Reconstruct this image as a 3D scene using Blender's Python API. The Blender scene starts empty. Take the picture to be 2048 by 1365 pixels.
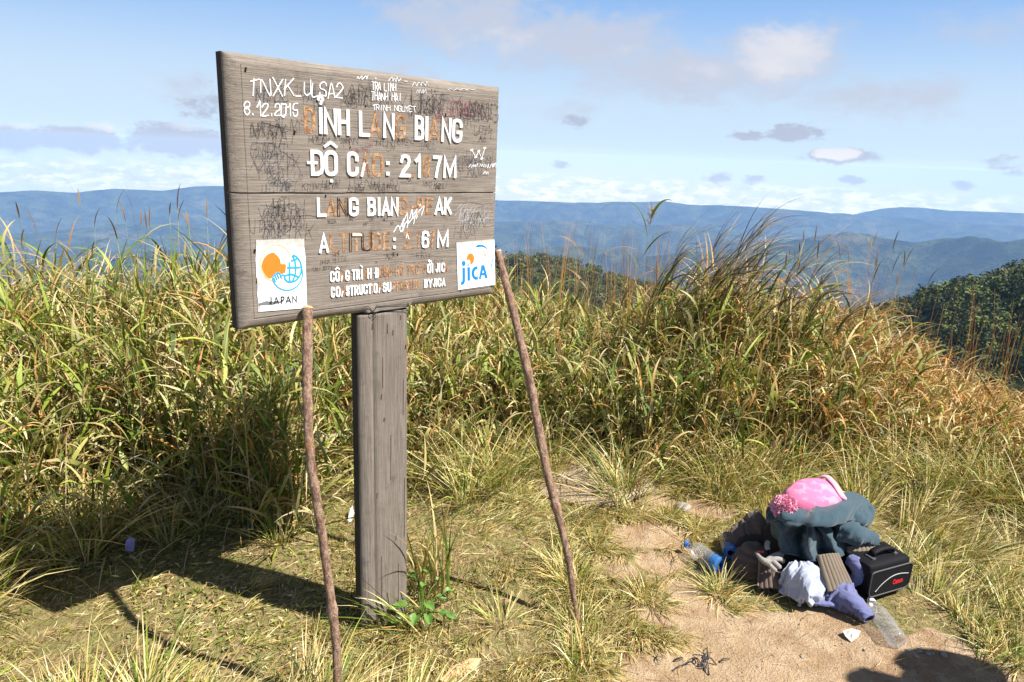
import bpy, bmesh, math, random
import numpy as np
from mathutils import Matrix, Vector

R = math.radians
scene = bpy.context.scene
COL = scene.collection
rng = np.random.default_rng(7)

# ------------------------------------------------------------------ camera
EYE = 1.6
cam_d = bpy.data.cameras.new('camera')
cam_d.sensor_width = 36.0
cam_d.lens = 1420.0 / 2048.0 * 36.0
cam_d.clip_start = 0.05
cam_d.clip_end = 60000.0
cam = bpy.data.objects.new('camera', cam_d)
COL.objects.link(cam)
CAM_ROT = Matrix(((0.99919439, -0.04013195, 0.0),
                  (0.01006338, 0.25055536, -0.96804997),
                  (0.03884973, 0.96727009, 0.25075738)))
cam.matrix_world = Matrix.Translation((0, 0, EYE)) @ CAM_ROT.to_4x4()
scene.camera = cam

# ------------------------------------------------------------------ sun, sky, exposure
SUN_AZ, SUN_EL = R(110.1), R(52.1)            # clockwise from +Y
sun_d = bpy.data.lights.new('sun', 'SUN')
sun_d.energy = 5.0
sun_d.angle = R(0.55)
sun_d.color = (1.0, 0.955, 0.88)
sun = bpy.data.objects.new('sun', sun_d)
COL.objects.link(sun)
to_sun = Vector((math.sin(SUN_AZ) * math.cos(SUN_EL), math.cos(SUN_AZ) * math.cos(SUN_EL), math.sin(SUN_EL)))
sun.rotation_euler = to_sun.to_track_quat('Z', 'Y').to_euler()
sun.location = (20, -8, 30)

vs = scene.view_settings
vs.view_transform = 'Standard'
vs.look = 'None'
vs.exposure = 1.0
vs.gamma = 1.0
vs.use_curve_mapping = False
scene.cycles.volume_bounces = 1
scene.cycles.max_bounces = 8
scene.cycles.diffuse_bounces = 2
scene.cycles.transparent_max_bounces = 12
scene.cycles.caustics_reflective = False
scene.cycles.caustics_refractive = False
scene.cycles.sample_clamp_indirect = 6.0


class NT:
    """small node-tree writer"""
    def __init__(s, tree):
        s.t = tree
        tree.nodes.clear()

    def n(s, kind, ins=None, **props):
        nd = s.t.nodes.new(kind)
        for k, v in props.items():
            setattr(nd, k, v)
        for k, v in (ins or {}).items():
            s.put(nd.inputs[k], v)
        return nd

    def put(s, sock, v):
        if isinstance(v, bpy.types.NodeSocket):
            s.t.links.new(v, sock)
        elif isinstance(v, bpy.types.Node):
            s.t.links.new(v.outputs[0], sock)
        else:
            if hasattr(sock, 'default_value') and not isinstance(v, (int, float)) and len(v) == 3 and sock.type == 'RGBA':
                v = (*v, 1.0)
            sock.default_value = v

    def m(s, op, a, b=0.0, c=None, clamp=False):
        nd = s.n('ShaderNodeMath', operation=op, use_clamp=clamp)
        s.put(nd.inputs[0], a)
        s.put(nd.inputs[1], b)
        if c is not None:
            s.put(nd.inputs[2], c)
        return nd.outputs[0]

    def vm(s, op, a, b=(0, 0, 0)):
        nd = s.n('ShaderNodeVectorMath', operation=op)
        s.put(nd.inputs[0], a)
        if op != 'SCALE':
            s.put(nd.inputs[1], b)
        return nd.outputs[0]

    def xyz(s, x, y, z):
        nd = s.n('ShaderNodeCombineXYZ')
        for i, v in enumerate((x, y, z)):
            s.put(nd.inputs[i], v)
        return nd.outputs[0]

    def ramp(s, f, lo, hi, a=0.0, b=1.0, smooth=True):
        nd = s.n('ShaderNodeMapRange', interpolation_type='SMOOTHSTEP' if smooth else 'LINEAR')
        for i, v in enumerate((f, lo, hi, a, b)):
            s.put(nd.inputs[i], v)
        return nd.outputs[0]

    def noise(s, vec, scale, detail=3.0, rough=0.55, dist=0.0):
        nd = s.n('ShaderNodeTexNoise')
        if vec is not None:
            s.put(nd.inputs['Vector'], vec)
        nd.inputs['Scale'].default_value = scale
        nd.inputs['Detail'].default_value = detail
        nd.inputs['Roughness'].default_value = rough
        nd.inputs['Distortion'].default_value = dist
        return nd.outputs[0]

    def mix(s, f, a, b, blend='MIX'):
        nd = s.n('ShaderNodeMix', data_type='RGBA', blend_type=blend)
        s.put(nd.inputs[0], f)
        s.put(nd.inputs[6], a)
        s.put(nd.inputs[7], b)
        return nd.outputs[2]


world = bpy.data.worlds.new('World')
scene.world = world
world.use_nodes = True
W = NT(world.node_tree)
tc = W.n('ShaderNodeTexCoord').outputs['Generated']
sp = W.n('ShaderNodeSeparateXYZ', {0: tc})
dx, dy, dz = sp.outputs
low = W.m('MAXIMUM', W.m('MULTIPLY_ADD', dz, 0.85, 0.050), 0.010)      # the visible horizon lies a few degrees below the summit
sky = W.n('ShaderNodeTexSky', {'Vector': W.vm('NORMALIZE', W.xyz(dx, dy, low))}, sky_type='NISHITA', sun_disc=False,
          sun_elevation=SUN_EL, sun_rotation=SUN_AZ, altitude=1500.0, air_density=1.0, dust_density=1.6, ozone_density=1.2)
SKY_STRENGTH = 0.055
HAZE = 1.1e-4
HAZE_GLOW = (0.105, 0.19, 0.37)                     # what a full depth of that haze scatters toward the eye
az0 = W.m('MULTIPLY', W.m('ARCTAN2', dx, dy), 57.29578)
el0 = W.m('MULTIPLY', W.m('ARCSINE', dz), 57.29578)
flat = W.xyz(az0, W.m('MULTIPLY', el0, 1.7), 0.0)
w1 = W.m('SUBTRACT', W.noise(flat, 0.16, 5, 0.6), 0.5)
w2 = W.m('SUBTRACT', W.noise(W.vm('ADD', flat, (31.0, 17.0, 5.0)), 0.19, 5, 0.6), 0.5)
f1 = W.m('SUBTRACT', W.noise(flat, 0.75, 6, 0.62), 0.5)
f2 = W.m('SUBTRACT', W.noise(W.vm('ADD', flat, (11.0, 57.0, 5.0)), 0.8, 6, 0.62), 0.5)


def blobs(items, wob, soft, wob_el=None):
    acc = None
    wob_el = wob if wob_el is None else wob_el
    az = W.m('ADD', W.m('MULTIPLY_ADD', w1, wob, az0), W.m('MULTIPLY', f1, wob * 0.8))
    el = W.m('ADD', W.m('MULTIPLY_ADD', w2, wob_el, el0), W.m('MULTIPLY', f2, wob_el * 0.8))
    for (a, e, ra, re, k) in items:
        x = W.m('MULTIPLY', W.m('SUBTRACT', az, a), 1.0 / ra)
        y = W.m('MULTIPLY', W.m('SUBTRACT', el, e), 1.0 / re)
        d = W.m('SQRT', W.m('ADD', W.m('MULTIPLY', x, x), W.m('MULTIPLY', y, y)))
        v = W.m('MULTIPLY', W.ramp(d, 1.0, 1.0 - soft), k)
        acc = v if acc is None else W.m('MAXIMUM', acc, v)
    return acc


cs = 0.5 / SKY_STRENGTH                                   # colours below are as they should look at exposure 1
# paler air toward the horizon, over the deep blue of high altitude
air = W.mix(W.ramp(el0, 3.0, 13.0), (0.62 * cs, 0.79 * cs, 0.97 * cs), (0.29 * cs, 0.53 * cs, 0.95 * cs))
air = W.mix(W.ramp(el0, 2.0, -3.0), air, (0.68 * cs, 0.775 * cs, 0.90 * cs))
skyc = W.mix(W.ramp(el0, 34.0, 6.0, 0.0, 0.95), sky.outputs[0], air)
b1n = W.noise(W.vm('ADD', flat, (3.0, 41.0, 0.0)), 0.30, 9, 0.62)
b2n = W.noise(W.vm('ADD', flat, (23.0, 11.0, 0.0)), 0.85, 8, 0.62)


def billow(v, n, lo, hi, k):
    """break a soft patch up with cloud texture"""
    return W.ramp(W.m('ADD', v, W.m('MULTIPLY', W.m('SUBTRACT', n, 0.5), k)), lo, hi)


grey = billow(blobs([(-4, 9.8, 12, 4.8, .9), (4, 8.4, 13, 4.2, .95), (12, 6.4, 14, 3.4, .95), (18, 7.4, 9, 4.6, .9), (25, 4.9, 10, 2.6, .75),
                     (3, 3.6, 5, 1.7, .55), (-24, 3.0, 4, 3.2, .5), (31, 9.0, 9, 2.6, .4), (-9, 5.6, 6, 2.2, .45)], 4.0, 0.95, 2.4), b1n, 0.12, 0.92, 1.4)
skyc = W.mix(W.m('MULTIPLY', grey, 0.9), skyc, (0.58 * cs, 0.63 * cs, 0.76 * cs))
puff = billow(blobs([(18.5, 7.9, 5.6, 3.6, .95), (14.0, 6.6, 5.0, 2.0, .5), (-2, 8.4, 9, 2.6, .5), (8, 7.6, 5, 2.0, .4)], 2.2, 0.9, 1.8), b1n, 0.25, 1.0, 1.2)
skyc = W.mix(W.m('MULTIPLY', puff, 0.85), skyc, (0.80 * cs, 0.80 * cs, 0.86 * cs))
bank = billow(blobs([(-36, -0.1, 6, 1.5, 1), (-31, 0.0, 5, 1.5, 1), (-25, 0.2, 6.0, 1.9, 1), (-20, -0.2, 6, 1.3, .9), (-23, 2.6, 3, 2.4, .5),
                     (20.3, 2.5, 3.6, 1.0, .8), (17.0, 2.2, 2.2, .7, .7), (23.4, 1.0, 4.4, .9, .85), (4.2, 2.9, 2.4, .9, .6), (3.2, -.35, 1.5, .6, .75),
                     (15.2, -1.1, 2.1, .8, .75), (18, -1.0, 1.7, .6, .7), (24.5, -0.6, 1.5, .5, .7), (33.6, .7, 2.4, .9, .6), (31.3, -.6, 1.4, .6, .75)], 1.6, 0.85, 0.8), b2n, 0.26, 0.70, 1.7)
skyc = W.mix(W.m('MULTIPLY', bank, 0.9), skyc, (0.47 * cs, 0.52 * cs, 0.66 * cs))
lit = billow(blobs([(23.2, 1.15, 2.8, .72, 1), (-29.5, .9, 2.6, .7, .5), (-24.4, 1.2, 2.8, .7, .5), (-34.5, .7, 2.4, .6, .5), (15.6, -1.3, 1.4, .4, .6)], 1.0, 0.9, 0.5), b2n, 0.30, 0.75, 1.3)
skyc = W.mix(W.m('MULTIPLY', lit, 0.9), skyc, (0.86 * cs, 0.85 * cs, 0.90 * cs))
# rows of small clouds low over the hills
hz = W.xyz(az0, W.m('MULTIPLY', el0, 2.9), 3.3)
hn = W.ramp(W.noise(hz, 0.62, 8, 0.62), 0.44, 0.60)
band = W.m('MULTIPLY', W.ramp(el0, -4.2, -2.6), W.ramp(el0, -0.9, -1.8))
skyc = W.mix(W.m('MULTIPLY', W.m('MULTIPLY', hn, band), 0.85), skyc, (0.97 * cs, 0.97 * cs, 0.98 * cs))
hn2 = W.ramp(W.noise(W.vm('ADD', hz, (7.7, 3.1, 0.0)), 0.75, 8, 0.62), 0.50, 0.66)
skyc = W.mix(W.m('MULTIPLY', W.m('MULTIPLY', hn2, band), 0.6), skyc, (0.56 * cs, 0.63 * cs, 0.76 * cs))
# light from beyond reaches the summit through the low haze, so the sky behind it is that much stronger and warmer
tau = W.m('DIVIDE', HAZE * 70.0 * 57.3, W.m('MAXIMUM', el0, 0.37))
trans = W.m('EXPONENT', W.m('MULTIPLY', tau, -1.0))
air_l = W.vm('SCALE', tuple(v / SKY_STRENGTH for v in HAZE_GLOW))
air_l.node.inputs['Scale'].default_value = 1.0
W.put(air_l.node.inputs['Scale'], W.m('SUBTRACT', 1.0, trans))
rest = W.vm('MAXIMUM', W.vm('SUBTRACT', skyc, air_l), (0, 0, 0))
skyc = W.vm('SCALE', rest)
W.put(skyc.node.inputs['Scale'], W.m('DIVIDE', 1.0, trans))
bg = W.n('ShaderNodeBackground', {'Color': skyc, 'Strength': SKY_STRENGTH})
W.n('ShaderNodeOutputWorld', {'Surface': bg.outputs[0]})


# ------------------------------------------------------------------ helpers
def tag(o, label=None, cat=None, group=None, kind=None):
    for k, v in (('label', label), ('category', cat), ('group', group), ('kind', kind)):
        if v:
            o[k] = v
    return o


def empty(name, loc, rz=0.0):
    o = bpy.data.objects.new(name, None)
    o.location = loc
    o.rotation_euler = (0, 0, rz)
    o.empty_display_size = 0.1
    COL.objects.link(o)
    return o


def mesh(name, V, F, mat=None, parent=None, smooth=True, col=None, mats=None, mi=None):
    """V (n,3); F an (m,k) array or a list of tuples; col (n,3) -> point colour attribute 'tint'"""
    me = bpy.data.meshes.new(name)
    V = np.asarray(V, np.float32).reshape(-1, 3)
    if isinstance(F, np.ndarray) and F.ndim == 2:
        k = F.shape[1]
        me.vertices.add(len(V))
        me.vertices.foreach_set('co', V.ravel())
        me.loops.add(F.size)
        me.loops.foreach_set('vertex_index', F.astype(np.int32).ravel())
        me.polygons.add(len(F))
        me.polygons.foreach_set('loop_start', np.arange(0, F.size, k, dtype=np.int32))
        me.update(calc_edges=True)
    else:
        me.from_pydata([tuple(map(float, v)) for v in V], [], [tuple(int(i) for i in f) for f in F])
        me.update()
    if smooth:
        me.polygons.foreach_set('use_smooth', np.ones(len(me.polygons), bool))
    if col is not None:
        a = me.color_attributes.new('tint', 'FLOAT_COLOR', 'POINT')
        c = np.ones((len(V), 4), np.float32)
        c[:, :3] = col
        a.data.foreach_set('color', c.ravel())
    for mm in (mats or ([mat] if mat else [])):
        me.materials.append(mm)
    if mi is not None:
        me.polygons.foreach_set('material_index', np.asarray(mi, np.int32))
    me.validate()
    o = bpy.data.objects.new(name, me)
    COL.objects.link(o)
    if parent is not None:
        o.parent = parent
    return o


def grid_faces(nu, nv, wrap_u=False, wrap_v=False):
    """vertex index = i*nv + j"""
    I = np.arange(nu if wrap_u else nu - 1)
    J = np.arange(nv if wrap_v else nv - 1)
    i, j = [a.ravel() for a in np.meshgrid(I, J, indexing='ij')]
    i2, j2 = (i + 1) % nu, (j + 1) % nv
    return np.stack([i * nv + j, i2 * nv + j, i2 * nv + j2, i * nv + j2], 1)


def vnoise(x, y, seed=0):
    x = np.asarray(x, float)
    y = np.asarray(y, float)
    xi, yi = np.floor(x).astype(np.int64), np.floor(y).astype(np.int64)
    fx, fy = x - xi, y - yi
    fx, fy = fx * fx * (3 - 2 * fx), fy * fy * (3 - 2 * fy)

    def hh(a, b):
        k = (a * 374761393 + b * 668265263 + seed * 974634777) & 0xffffffff
        k = ((k ^ (k >> 13)) * 1274126177) & 0xffffffff
        return ((k ^ (k >> 16)) & 0xffff) / 65535.0
    a = hh(xi, yi) * (1 - fx) + hh(xi + 1, yi) * fx
    b = hh(xi, yi + 1) * (1 - fx) + hh(xi + 1, yi + 1) * fx
    return a * (1 - fy) + b * fy


def fbm(x, y, oct=4, seed=0, gain=0.5, ridged=False):
    s, a, t = 0.0, 1.0, 0.0
    for o in range(oct):
        n = vnoise(x, y, seed + o * 17)
        if ridged:
            n = 1 - np.abs(2 * n - 1)
        s = s + a * n
        t += a
        a *= gain
        x, y = x * 2.03 + 13.1, y * 2.03 + 7.7
    return s / t


def tube(path, radii, sides=10, cap=True, seed=0, rough=0.0):
    """tube along a path with per-point radius; returns V, F list"""
    P = np.asarray(path, float)
    n = len(P)
    rad = np.broadcast_to(np.asarray(radii, float), (n,))
    T = np.gradient(P, axis=0)
    T /= np.linalg.norm(T, axis=1)[:, None] + 1e-12
    ref = np.array([0, 0, 1.0]) if abs(T[0, 2]) < 0.9 else np.array([1.0, 0, 0])
    V = []
    nrm = np.cross(T[0], ref)
    nrm /= np.linalg.norm(nrm)
    rg = np.random.default_rng(seed)
    for i in range(n):
        nrm = nrm - T[i] * np.dot(nrm, T[i])
        nrm /= np.linalg.norm(nrm)
        bi = np.cross(T[i], nrm)
        for k in range(sides):
            a = 2 * math.pi * k / sides
            rr = rad[i] * (1 + rough * rg.normal())
            V.append(P[i] + rr * (math.cos(a) * nrm + math.sin(a) * bi))
    F = [tuple(f) for f in grid_faces(n, sides, wrap_v=True)]
    if cap:
        F.append(tuple(range(sides))[::-1])
        F.append(tuple((n - 1) * sides + k for k in range(sides)))
    return V, F


def join(parts):
    V, F = [], []
    for v, f in parts:
        o = len(V)
        V.extend([tuple(p) for p in v])
        F.extend([tuple(int(i) + o for i in q) for q in f])
    return V, F


def spline(pts, n):
    """Catmull-Rom through the points, n samples"""
    P = np.asarray(pts, float)
    P = np.vstack([2 * P[0] - P[1], P, 2 * P[-1] - P[-2]])
    out = []
    m = len(P) - 3
    for t in np.linspace(0, m - 1e-6, n):
        i = int(t)
        f = t - i
        a, b, c, d = P[i:i + 4]
        out.append(0.5 * ((2 * b) + (c - a) * f + (2 * a - 5 * b + 4 * c - d) * f * f + (3 * b - a - 3 * c + d) * f ** 3))
    return np.array(out)


MATS = {}


def material(name, base=None, rough=0.8, spec=0.3, bump=0.0):
    m = bpy.data.materials.new(name)
    m.use_nodes = True
    t = NT(m.node_tree)
    bs = t.n('ShaderNodeBsdfPrincipled')
    bs.inputs['Roughness'].default_value = rough
    bs.inputs['Specular IOR Level'].default_value = spec
    if base is not None:
        bs.inputs['Base Color'].default_value = (*base, 1)
    out = t.n('ShaderNodeOutputMaterial', {'Surface': bs.outputs[0]})
    MATS[name] = m
    return m, t, bs, out


def bump(t, bs, height, strength=0.3, dist=0.01):
    b = t.n('ShaderNodeBump', {'Height': height, 'Strength': strength, 'Distance': dist})
    t.put(bs.inputs['Normal'], b.outputs[0])


def obj_co(t):
    return t.n('ShaderNodeTexCoord').outputs['Object']


def scaled(t, vec, s):
    return t.vm('MULTIPLY', vec, s)


def plain(name, base, rough=0.8, spec=0.3, var=0.25, scale=60.0, bumps=0.0):
    """a colour with slight cloudy variation and optional fine bump"""
    m, t, bs, _ = material(name, base, rough, spec)
    co = obj_co(t)
    n = t.noise(co, scale, 4)
    c = t.mix(n, tuple(b * (1 - var) for b in base), tuple(min(1, b * (1 + var)) for b in base))
    t.put(bs.inputs['Base Color'], c)
    if bumps:
        bump(t, bs, t.noise(co, scale * 3, 3), bumps, 0.004)
    return m


# ------------------------------------------------------------------ the summit ground and the land around it
def edge_r(az_deg):
    """distance from the camera foot to the front of the tall grass, by azimuth"""
    return np.interp(az_deg, [-60, -42, -38, -32, -23, -19, -13, -7, 0, 4, 15, 22, 30, 37, 60],
                     [2.6, 2.80, 2.95, 3.25, 3.1, 2.95, 3.3, 3.45, 3.5, 3.55, 3.62, 3.95, 4.1, 4.15, 4.0])


def near_h(x, y):
    r = np.hypot(x, y)
    az = np.degrees(np.arctan2(x, y))
    e = np.maximum(0, r - edge_r(np.clip(az, -60, 60)) - 0.3)
    slope = np.interp(az, [-60, -10, 10, 25, 40], [0.16, 0.20, 0.24, 0.34, 0.42])
    drop = slope * e * e / (e + 1.2)
    drop = np.where(np.abs(az) > 75, 0.05 * np.maximum(0, r - 6), drop)
    bump_ = 0.035 * (fbm(x * 1.3 + 5, y * 1.3, 3, 3) - 0.5) + 0.024 * (fbm(x * 6, y * 6, 4, 9) - 0.5)
    return bump_ * np.clip(r / 1.5, 0, 1) - drop


def polar(radii, az, hfun):
    A, Rr = np.meshgrid(np.radians(az), radii, indexing='ij')
    X, Y = Rr * np.sin(A), Rr * np.cos(A)
    return np.stack([X, Y, hfun(X, Y)], -1).reshape(-1, 3), grid_faces(len(az), len(radii))


dirt_m, t, bs, _ = material('dirt_soil', (0.4, 0.28, 0.18), 0.95, 0.1)
co = obj_co(t)
n_big = t.noise(co, 1.6, 5, 0.6)
n_mid = t.noise(co, 9.0, 5, 0.65)
n_fin = t.noise(co, 120.0, 4, 0.7)
c = t.mix(t.ramp(n_big, 0.35, 0.68), (0.33, 0.21, 0.12), (0.45, 0.315, 0.19))
c = t.mix(t.ramp(n_mid, 0.38, 0.68), c, (0.52, 0.385, 0.25))
c = t.mix(t.ramp(n_fin, 0.55, 0.75, 0, 0.5), c, (0.15, 0.09, 0.05))
# thatch of dead grass where turf grows
turf = t.n('ShaderNodeAttribute', attribute_name='tint').outputs['Fac']
th = t.mix(t.ramp(t.noise(scaled(t, co, (90, 30, 30)), 1.0, 4, 0.7), 0.35, 0.7), (0.15, 0.10, 0.045), (0.46, 0.36, 0.18))
th = t.mix(t.ramp(n_mid, 0.4, 0.6, 0, 0.6), th, (0.20, 0.20, 0.065))
c = t.mix(t.ramp(t.m('ADD', turf, t.m('MULTIPLY', t.m('SUBTRACT', n_mid, 0.5), 0.9)), 0.35, 0.62), c, th)
t.put(bs.inputs['Base Color'], c)
bump(t, bs, t.m('ADD', t.m('MULTIPLY', n_fin, 0.5), n_mid), 0.9, 0.03)


def bare(x, y):
    """1 where the trodden soil is bare, 0 under turf"""
    items = [(1.02, 2.03, .50, .24), (1.20, 1.82, .66, .34), (0.74, 2.36, .14, .18), (0.62, 1.80, .30, .22), (0.64, 2.85, .17, .12), (0.42, 3.18, .26, .13),
             (0.52, 3.25, .30, .22), (1.42, 2.10, .28, .14), (.68, 2.62, .11, .08), (.50, 2.55, .09, .07), (.58, 2.30, .1, .06), (0.95, 3.12, .2, .07), (1.10, 2.27, .28, .09), (.48, 2.02, .08, .06), (.80, 2.72, .1, .05), (.36, 2.62, .09, .05)]
    v = np.zeros_like(x)
    wx = x + 0.16 * (fbm(x * 5, y * 5, 3, 21) - 0.5)
    wy = y + 0.16 * (fbm(x * 5, y * 5, 3, 22) - 0.5)
    for (a, b, p, q) in items:
        d = np.sqrt(((wx - a) / p) ** 2 + ((wy - b) / q) ** 2)
        v = np.maximum(v, np.clip((1.12 - d) / 0.3, 0, 1))
    return v


az_near = np.concatenate([np.arange(-180, -60, 3.0), np.arange(-60, 60, 0.35), np.arange(60, 180.1, 3.0)])
rad_near = np.concatenate([[0.02, 0.3], np.geomspace(0.6, 5.0, 190), np.geomspace(5.2, 40, 60)])
GV, GF = polar(rad_near, az_near, near_h)
turfv = 1 - bare(GV[:, 0], GV[:, 1])
tag(mesh('ground', GV, GF[:, ::-1], dirt_m, col=np.repeat(turfv[:, None], 3, 1)), kind='structure')


def prof(pts, az):
    p = np.array(pts)
    return np.interp(az, p[:, 0], p[:, 1])


RIDGE_FAR = [(-60, -3.2), (-36, -3.49), (-34, -3.32), (-31.5, -3.46), (-29.2, -3.13), (-26, -3.15), (-22.7, -2.8), (-13, -3.12), (-1.2, -3.31), (4.5, -3.27),
             (9.2, -3.01), (11.5, -2.86), (14.1, -2.99), (17.8, -2.86), (21.3, -2.94), (25.4, -3.1), (29.4, -3.1), (35, -3.05), (60, -3.3)]
RIDGE_BACK = [(-60, -4), (19, -3.9), (21.4, -3.66), (24.7, -3.08), (26.6, -2.53), (27.8, -2.35), (29, -2.3), (30.8, -2.41), (32.5, -2.32), (35, -2.27), (60, -2.6)]
RIDGE_MID = [(-60, -7.8), (-5, -7.6), (4, -6.8), (10.7, -7.2), (14, -6.4), (17.4, -5.88), (20.2, -5.3), (22.9, -4.72), (24.9, -4.39), (26.9, -4.61), (29.1, -4.83), (31.1, -4.3),
             (32.5, -3.94), (34, -4.1), (35.2, -3.85), (45, -3.9), (60, -4.5)]
RIDGE_LOW = [(-60, -6.1), (-36, -6.3), (-28, -5.6), (-20, -6.0), (-10, -5.2), (-2, -5.0), (3, -4.7), (8, -4.9), (13, -4.5), (17, -4.9), (22, -5.4), (60, -5.6)]
LAYERS = [(RIDGE_FAR, 8200., 620., 0), (RIDGE_BACK, 9700., 600., 3), (RIDGE_MID, 3900., 460., 5), (RIDGE_LOW, 6000., 520., 8)]
RIGHT_HILL = (math.radians(50), 265., 1.5)
KNOLL = (math.radians(2.2), 420., -58.)


def hill_h(x, y):
    r = np.hypot(x, y)
    az = np.degrees(np.arctan2(x, y))
    z = -6 - 780 * (1 - np.exp(-r / 1300.0)) - 60 * np.clip((r - 40) / 300, 0, 1)
    z = np.where(r < 60, np.minimum(z, -8 - 0.3 * (r - 30)), z)
    z += (fbm(x / 700, y / 700, 5, 40, 0.5, True) - 0.5) * 120 * np.clip((r - 600) / 1500, 0, 1)
    z += (fbm(x / 230, y / 230, 4, 44, 0.55, True) - 0.5) * 70 * np.clip((r - 900) / 1500, 0, 1)
    for prf, d, w, sd in LAYERS:
        dd = d + 500 * (fbm(az / 9.0 + sd, 0 * az + sd, 3, 50 + sd) - 0.5)
        top = EYE + d * np.tan(np.radians(prof(prf, az)))
        spur = fbm(x / 520 + sd, y / 900, 5, 60 + sd, 0.55, True)
        prof_r = np.exp(-np.abs((r - dd) / w) ** 1.5)
        base = np.where(r < d, z, -800)
        bell = base + (top - base) * prof_r
        bell += (fbm(x / 210, y / 210, 4, 90 + sd, 0.55, True) - 0.6) * 75 * np.clip(1.04 - prof_r, 0, 1) * np.clip(prof_r * 4, 0, 1)
        bell += (spur - 0.62) * 330 * np.clip(1.0 - prof_r, 0, 1) * np.clip(prof_r * 4, 0, 1)
        z = np.maximum(z, bell)
    for (a, d, z0), sl in ((RIGHT_HILL, 0.5), (KNOLL, 0.3)):
        hx, hy = d * math.sin(a), d * math.cos(a)
        q = np.hypot(x - hx, y - hy)
        z = np.maximum(z, z0 - sl * (np.sqrt(q * q + 100) - 10) + 7 * (fbm(x / 30, y / 30, 3, 77) - 0.5))
    return z


forest_m, t, bs, _ = material('hill_forest', (0.05, 0.08, 0.03), 1.0, 0.0)
co = obj_co(t)
a1 = t.noise(co, 1 / 900, 6, 0.62)
a2 = t.noise(co, 1 / 130, 5, 0.65)
a3 = t.noise(co, 1 / 22, 3, 0.7)
c = t.mix(t.ramp(a2, 0.35, 0.7), (0.010, 0.020, 0.010), (0.095, 0.115, 0.045))
c = t.mix(t.ramp(a3, 0.4, 0.7, 0, 0.7), c, (0.012, 0.022, 0.01))
dist = t.n('ShaderNodeVectorMath', {0: co}, operation='LENGTH').outputs['Value']
clear = t.m('MULTIPLY', t.ramp(a1, 0.52, 0.64), t.ramp(t.noise(co, 1 / 240, 5, 0.7), 0.46, 0.6))
clear = t.m('MULTIPLY', clear, t.ramp(dist, 2200, 3200))
c = t.mix(t.m('MULTIPLY', clear, 0.45), c, t.mix(t.noise(co, 1 / 160, 2), (0.16, 0.16, 0.07), (0.34, 0.22, 0.15)))
t.put(bs.inputs['Base Color'], c)
bump(t, bs, t.m('ADD', a3, t.m('MULTIPLY', a2, 2.0)), 1.0, 14.0)

az_h = np.concatenate([np.arange(-180, -60, 4.0), np.arange(-60, 60, 0.22), np.arange(60, 180.1, 4.0)])
rad_h = np.concatenate([np.geomspace(33, 700, 70), np.geomspace(720, 10600, 185)])
HV, HF = polar(rad_h, az_h, hill_h)
hills = mesh('hills', HV, HF[:, ::-1], forest_m)
tag(hills, kind='structure')

# --- forest canopy on the two near hillsides
leaf_m, t, bs, _ = material('canopy_leaf', (0.06, 0.09, 0.03), 0.75, 0.2)
tint = t.n('ShaderNodeAttribute', attribute_name='tint').outputs['Color']
t.put(bs.inputs['Base Color'], tint)


def canopy(name, cx, cy, rx, ry, spacing, size, n_leaf, seed, shape):
    g = np.random.default_rng(seed)
    n = int(rx * ry * 4 / spacing ** 2)
    x = cx + g.uniform(-rx, rx, n)
    y = cy + g.uniform(-ry, ry, n)
    z = hill_h(x, y)
    rad = size * g.uniform(0.55, 1.25, n) ** 1.0
    hgt = rad * g.uniform(0.8, 1.25, n)
    tone = g.choice(4, n, p=[.42, .33, .17, .08])
    pal = np.array([(0.055, 0.072, 0.020), (0.085, 0.105, 0.026), (0.14, 0.165, 0.038), (0.15, 0.125, 0.065)])
    base = pal[tone] * g.uniform(0.7, 1.25, (n, 1))
    # leaf clusters through each crown, denser near its surface, gathered in lumps
    k = n_leaf
    d = g.normal(size=(n, k, 3))
    d /= np.linalg.norm(d, axis=2)[..., None]
    lump = g.normal(size=(n, 7, 3))
    lump[..., 2] = np.abs(lump[..., 2]) * 0.8
    lump /= np.linalg.norm(lump, axis=2)[..., None]
    pick = g.integers(0, 7, (n, k))
    L = np.take_along_axis(lump, pick[..., None].repeat(3, 2), 1)
    pos = L * 0.62 + d * 0.42 * g.uniform(0.6, 1.1, (n, k, 1))
    P = pos * np.stack([rad, rad, hgt], 1)[:, None, :] + np.stack([x, y, z + hgt * 0.8], 1)[:, None, :]
    nrm = pos + 0.7 * g.normal(size=pos.shape) * 0.6
    nrm /= np.linalg.norm(nrm, axis=2)[..., None]
    a = np.cross(nrm, g.normal(size=pos.shape))
    a /= np.linalg.norm(a, axis=2)[..., None] + 1e-9
    b = np.cross(nrm, a)
    s = (rad[:, None] * g.uniform(0.09, 0.19, (n, k)))[..., None]
    Q = np.stack([P - a * s, P - b * s * .7, P + a * s, P + b * s * .7], 2).reshape(-1, 3)
    F = np.arange(len(Q)).reshape(-1, 4)
    C = np.repeat((base[:, None, :] * g.uniform(0.75, 1.3, (n, k, 1))).reshape(-1, 3), 4, 0)
    # trunks
    tv, tf = [], []
    for i in range(n):
        o = len(tv)
        for q in range(4):
            aa = q * math.pi / 2
            tv.append((x[i] + .2 * math.cos(aa), y[i] + .2 * math.sin(aa), z[i] - .5))
        for q in range(4):
            aa = q * math.pi / 2
            tv.append((x[i] + .1 * math.cos(aa), y[i] + .1 * math.sin(aa), z[i] + hgt[i]))
        tf += [(o + q, o + (q + 1) % 4, o + 4 + (q + 1) % 4, o + 4 + q) for q in range(4)]
    tc_ = np.full((len(tv), 3), (0.07, 0.05, 0.035))
    V = np.vstack([Q, np.array(tv)])
    FF = np.vstack([F, np.array(tf) + len(Q)])
    return tag(mesh(name, V, FF, leaf_m, smooth=False, col=np.vstack([C, tc_])), kind='stuff', cat='forest', label=shape)


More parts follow.
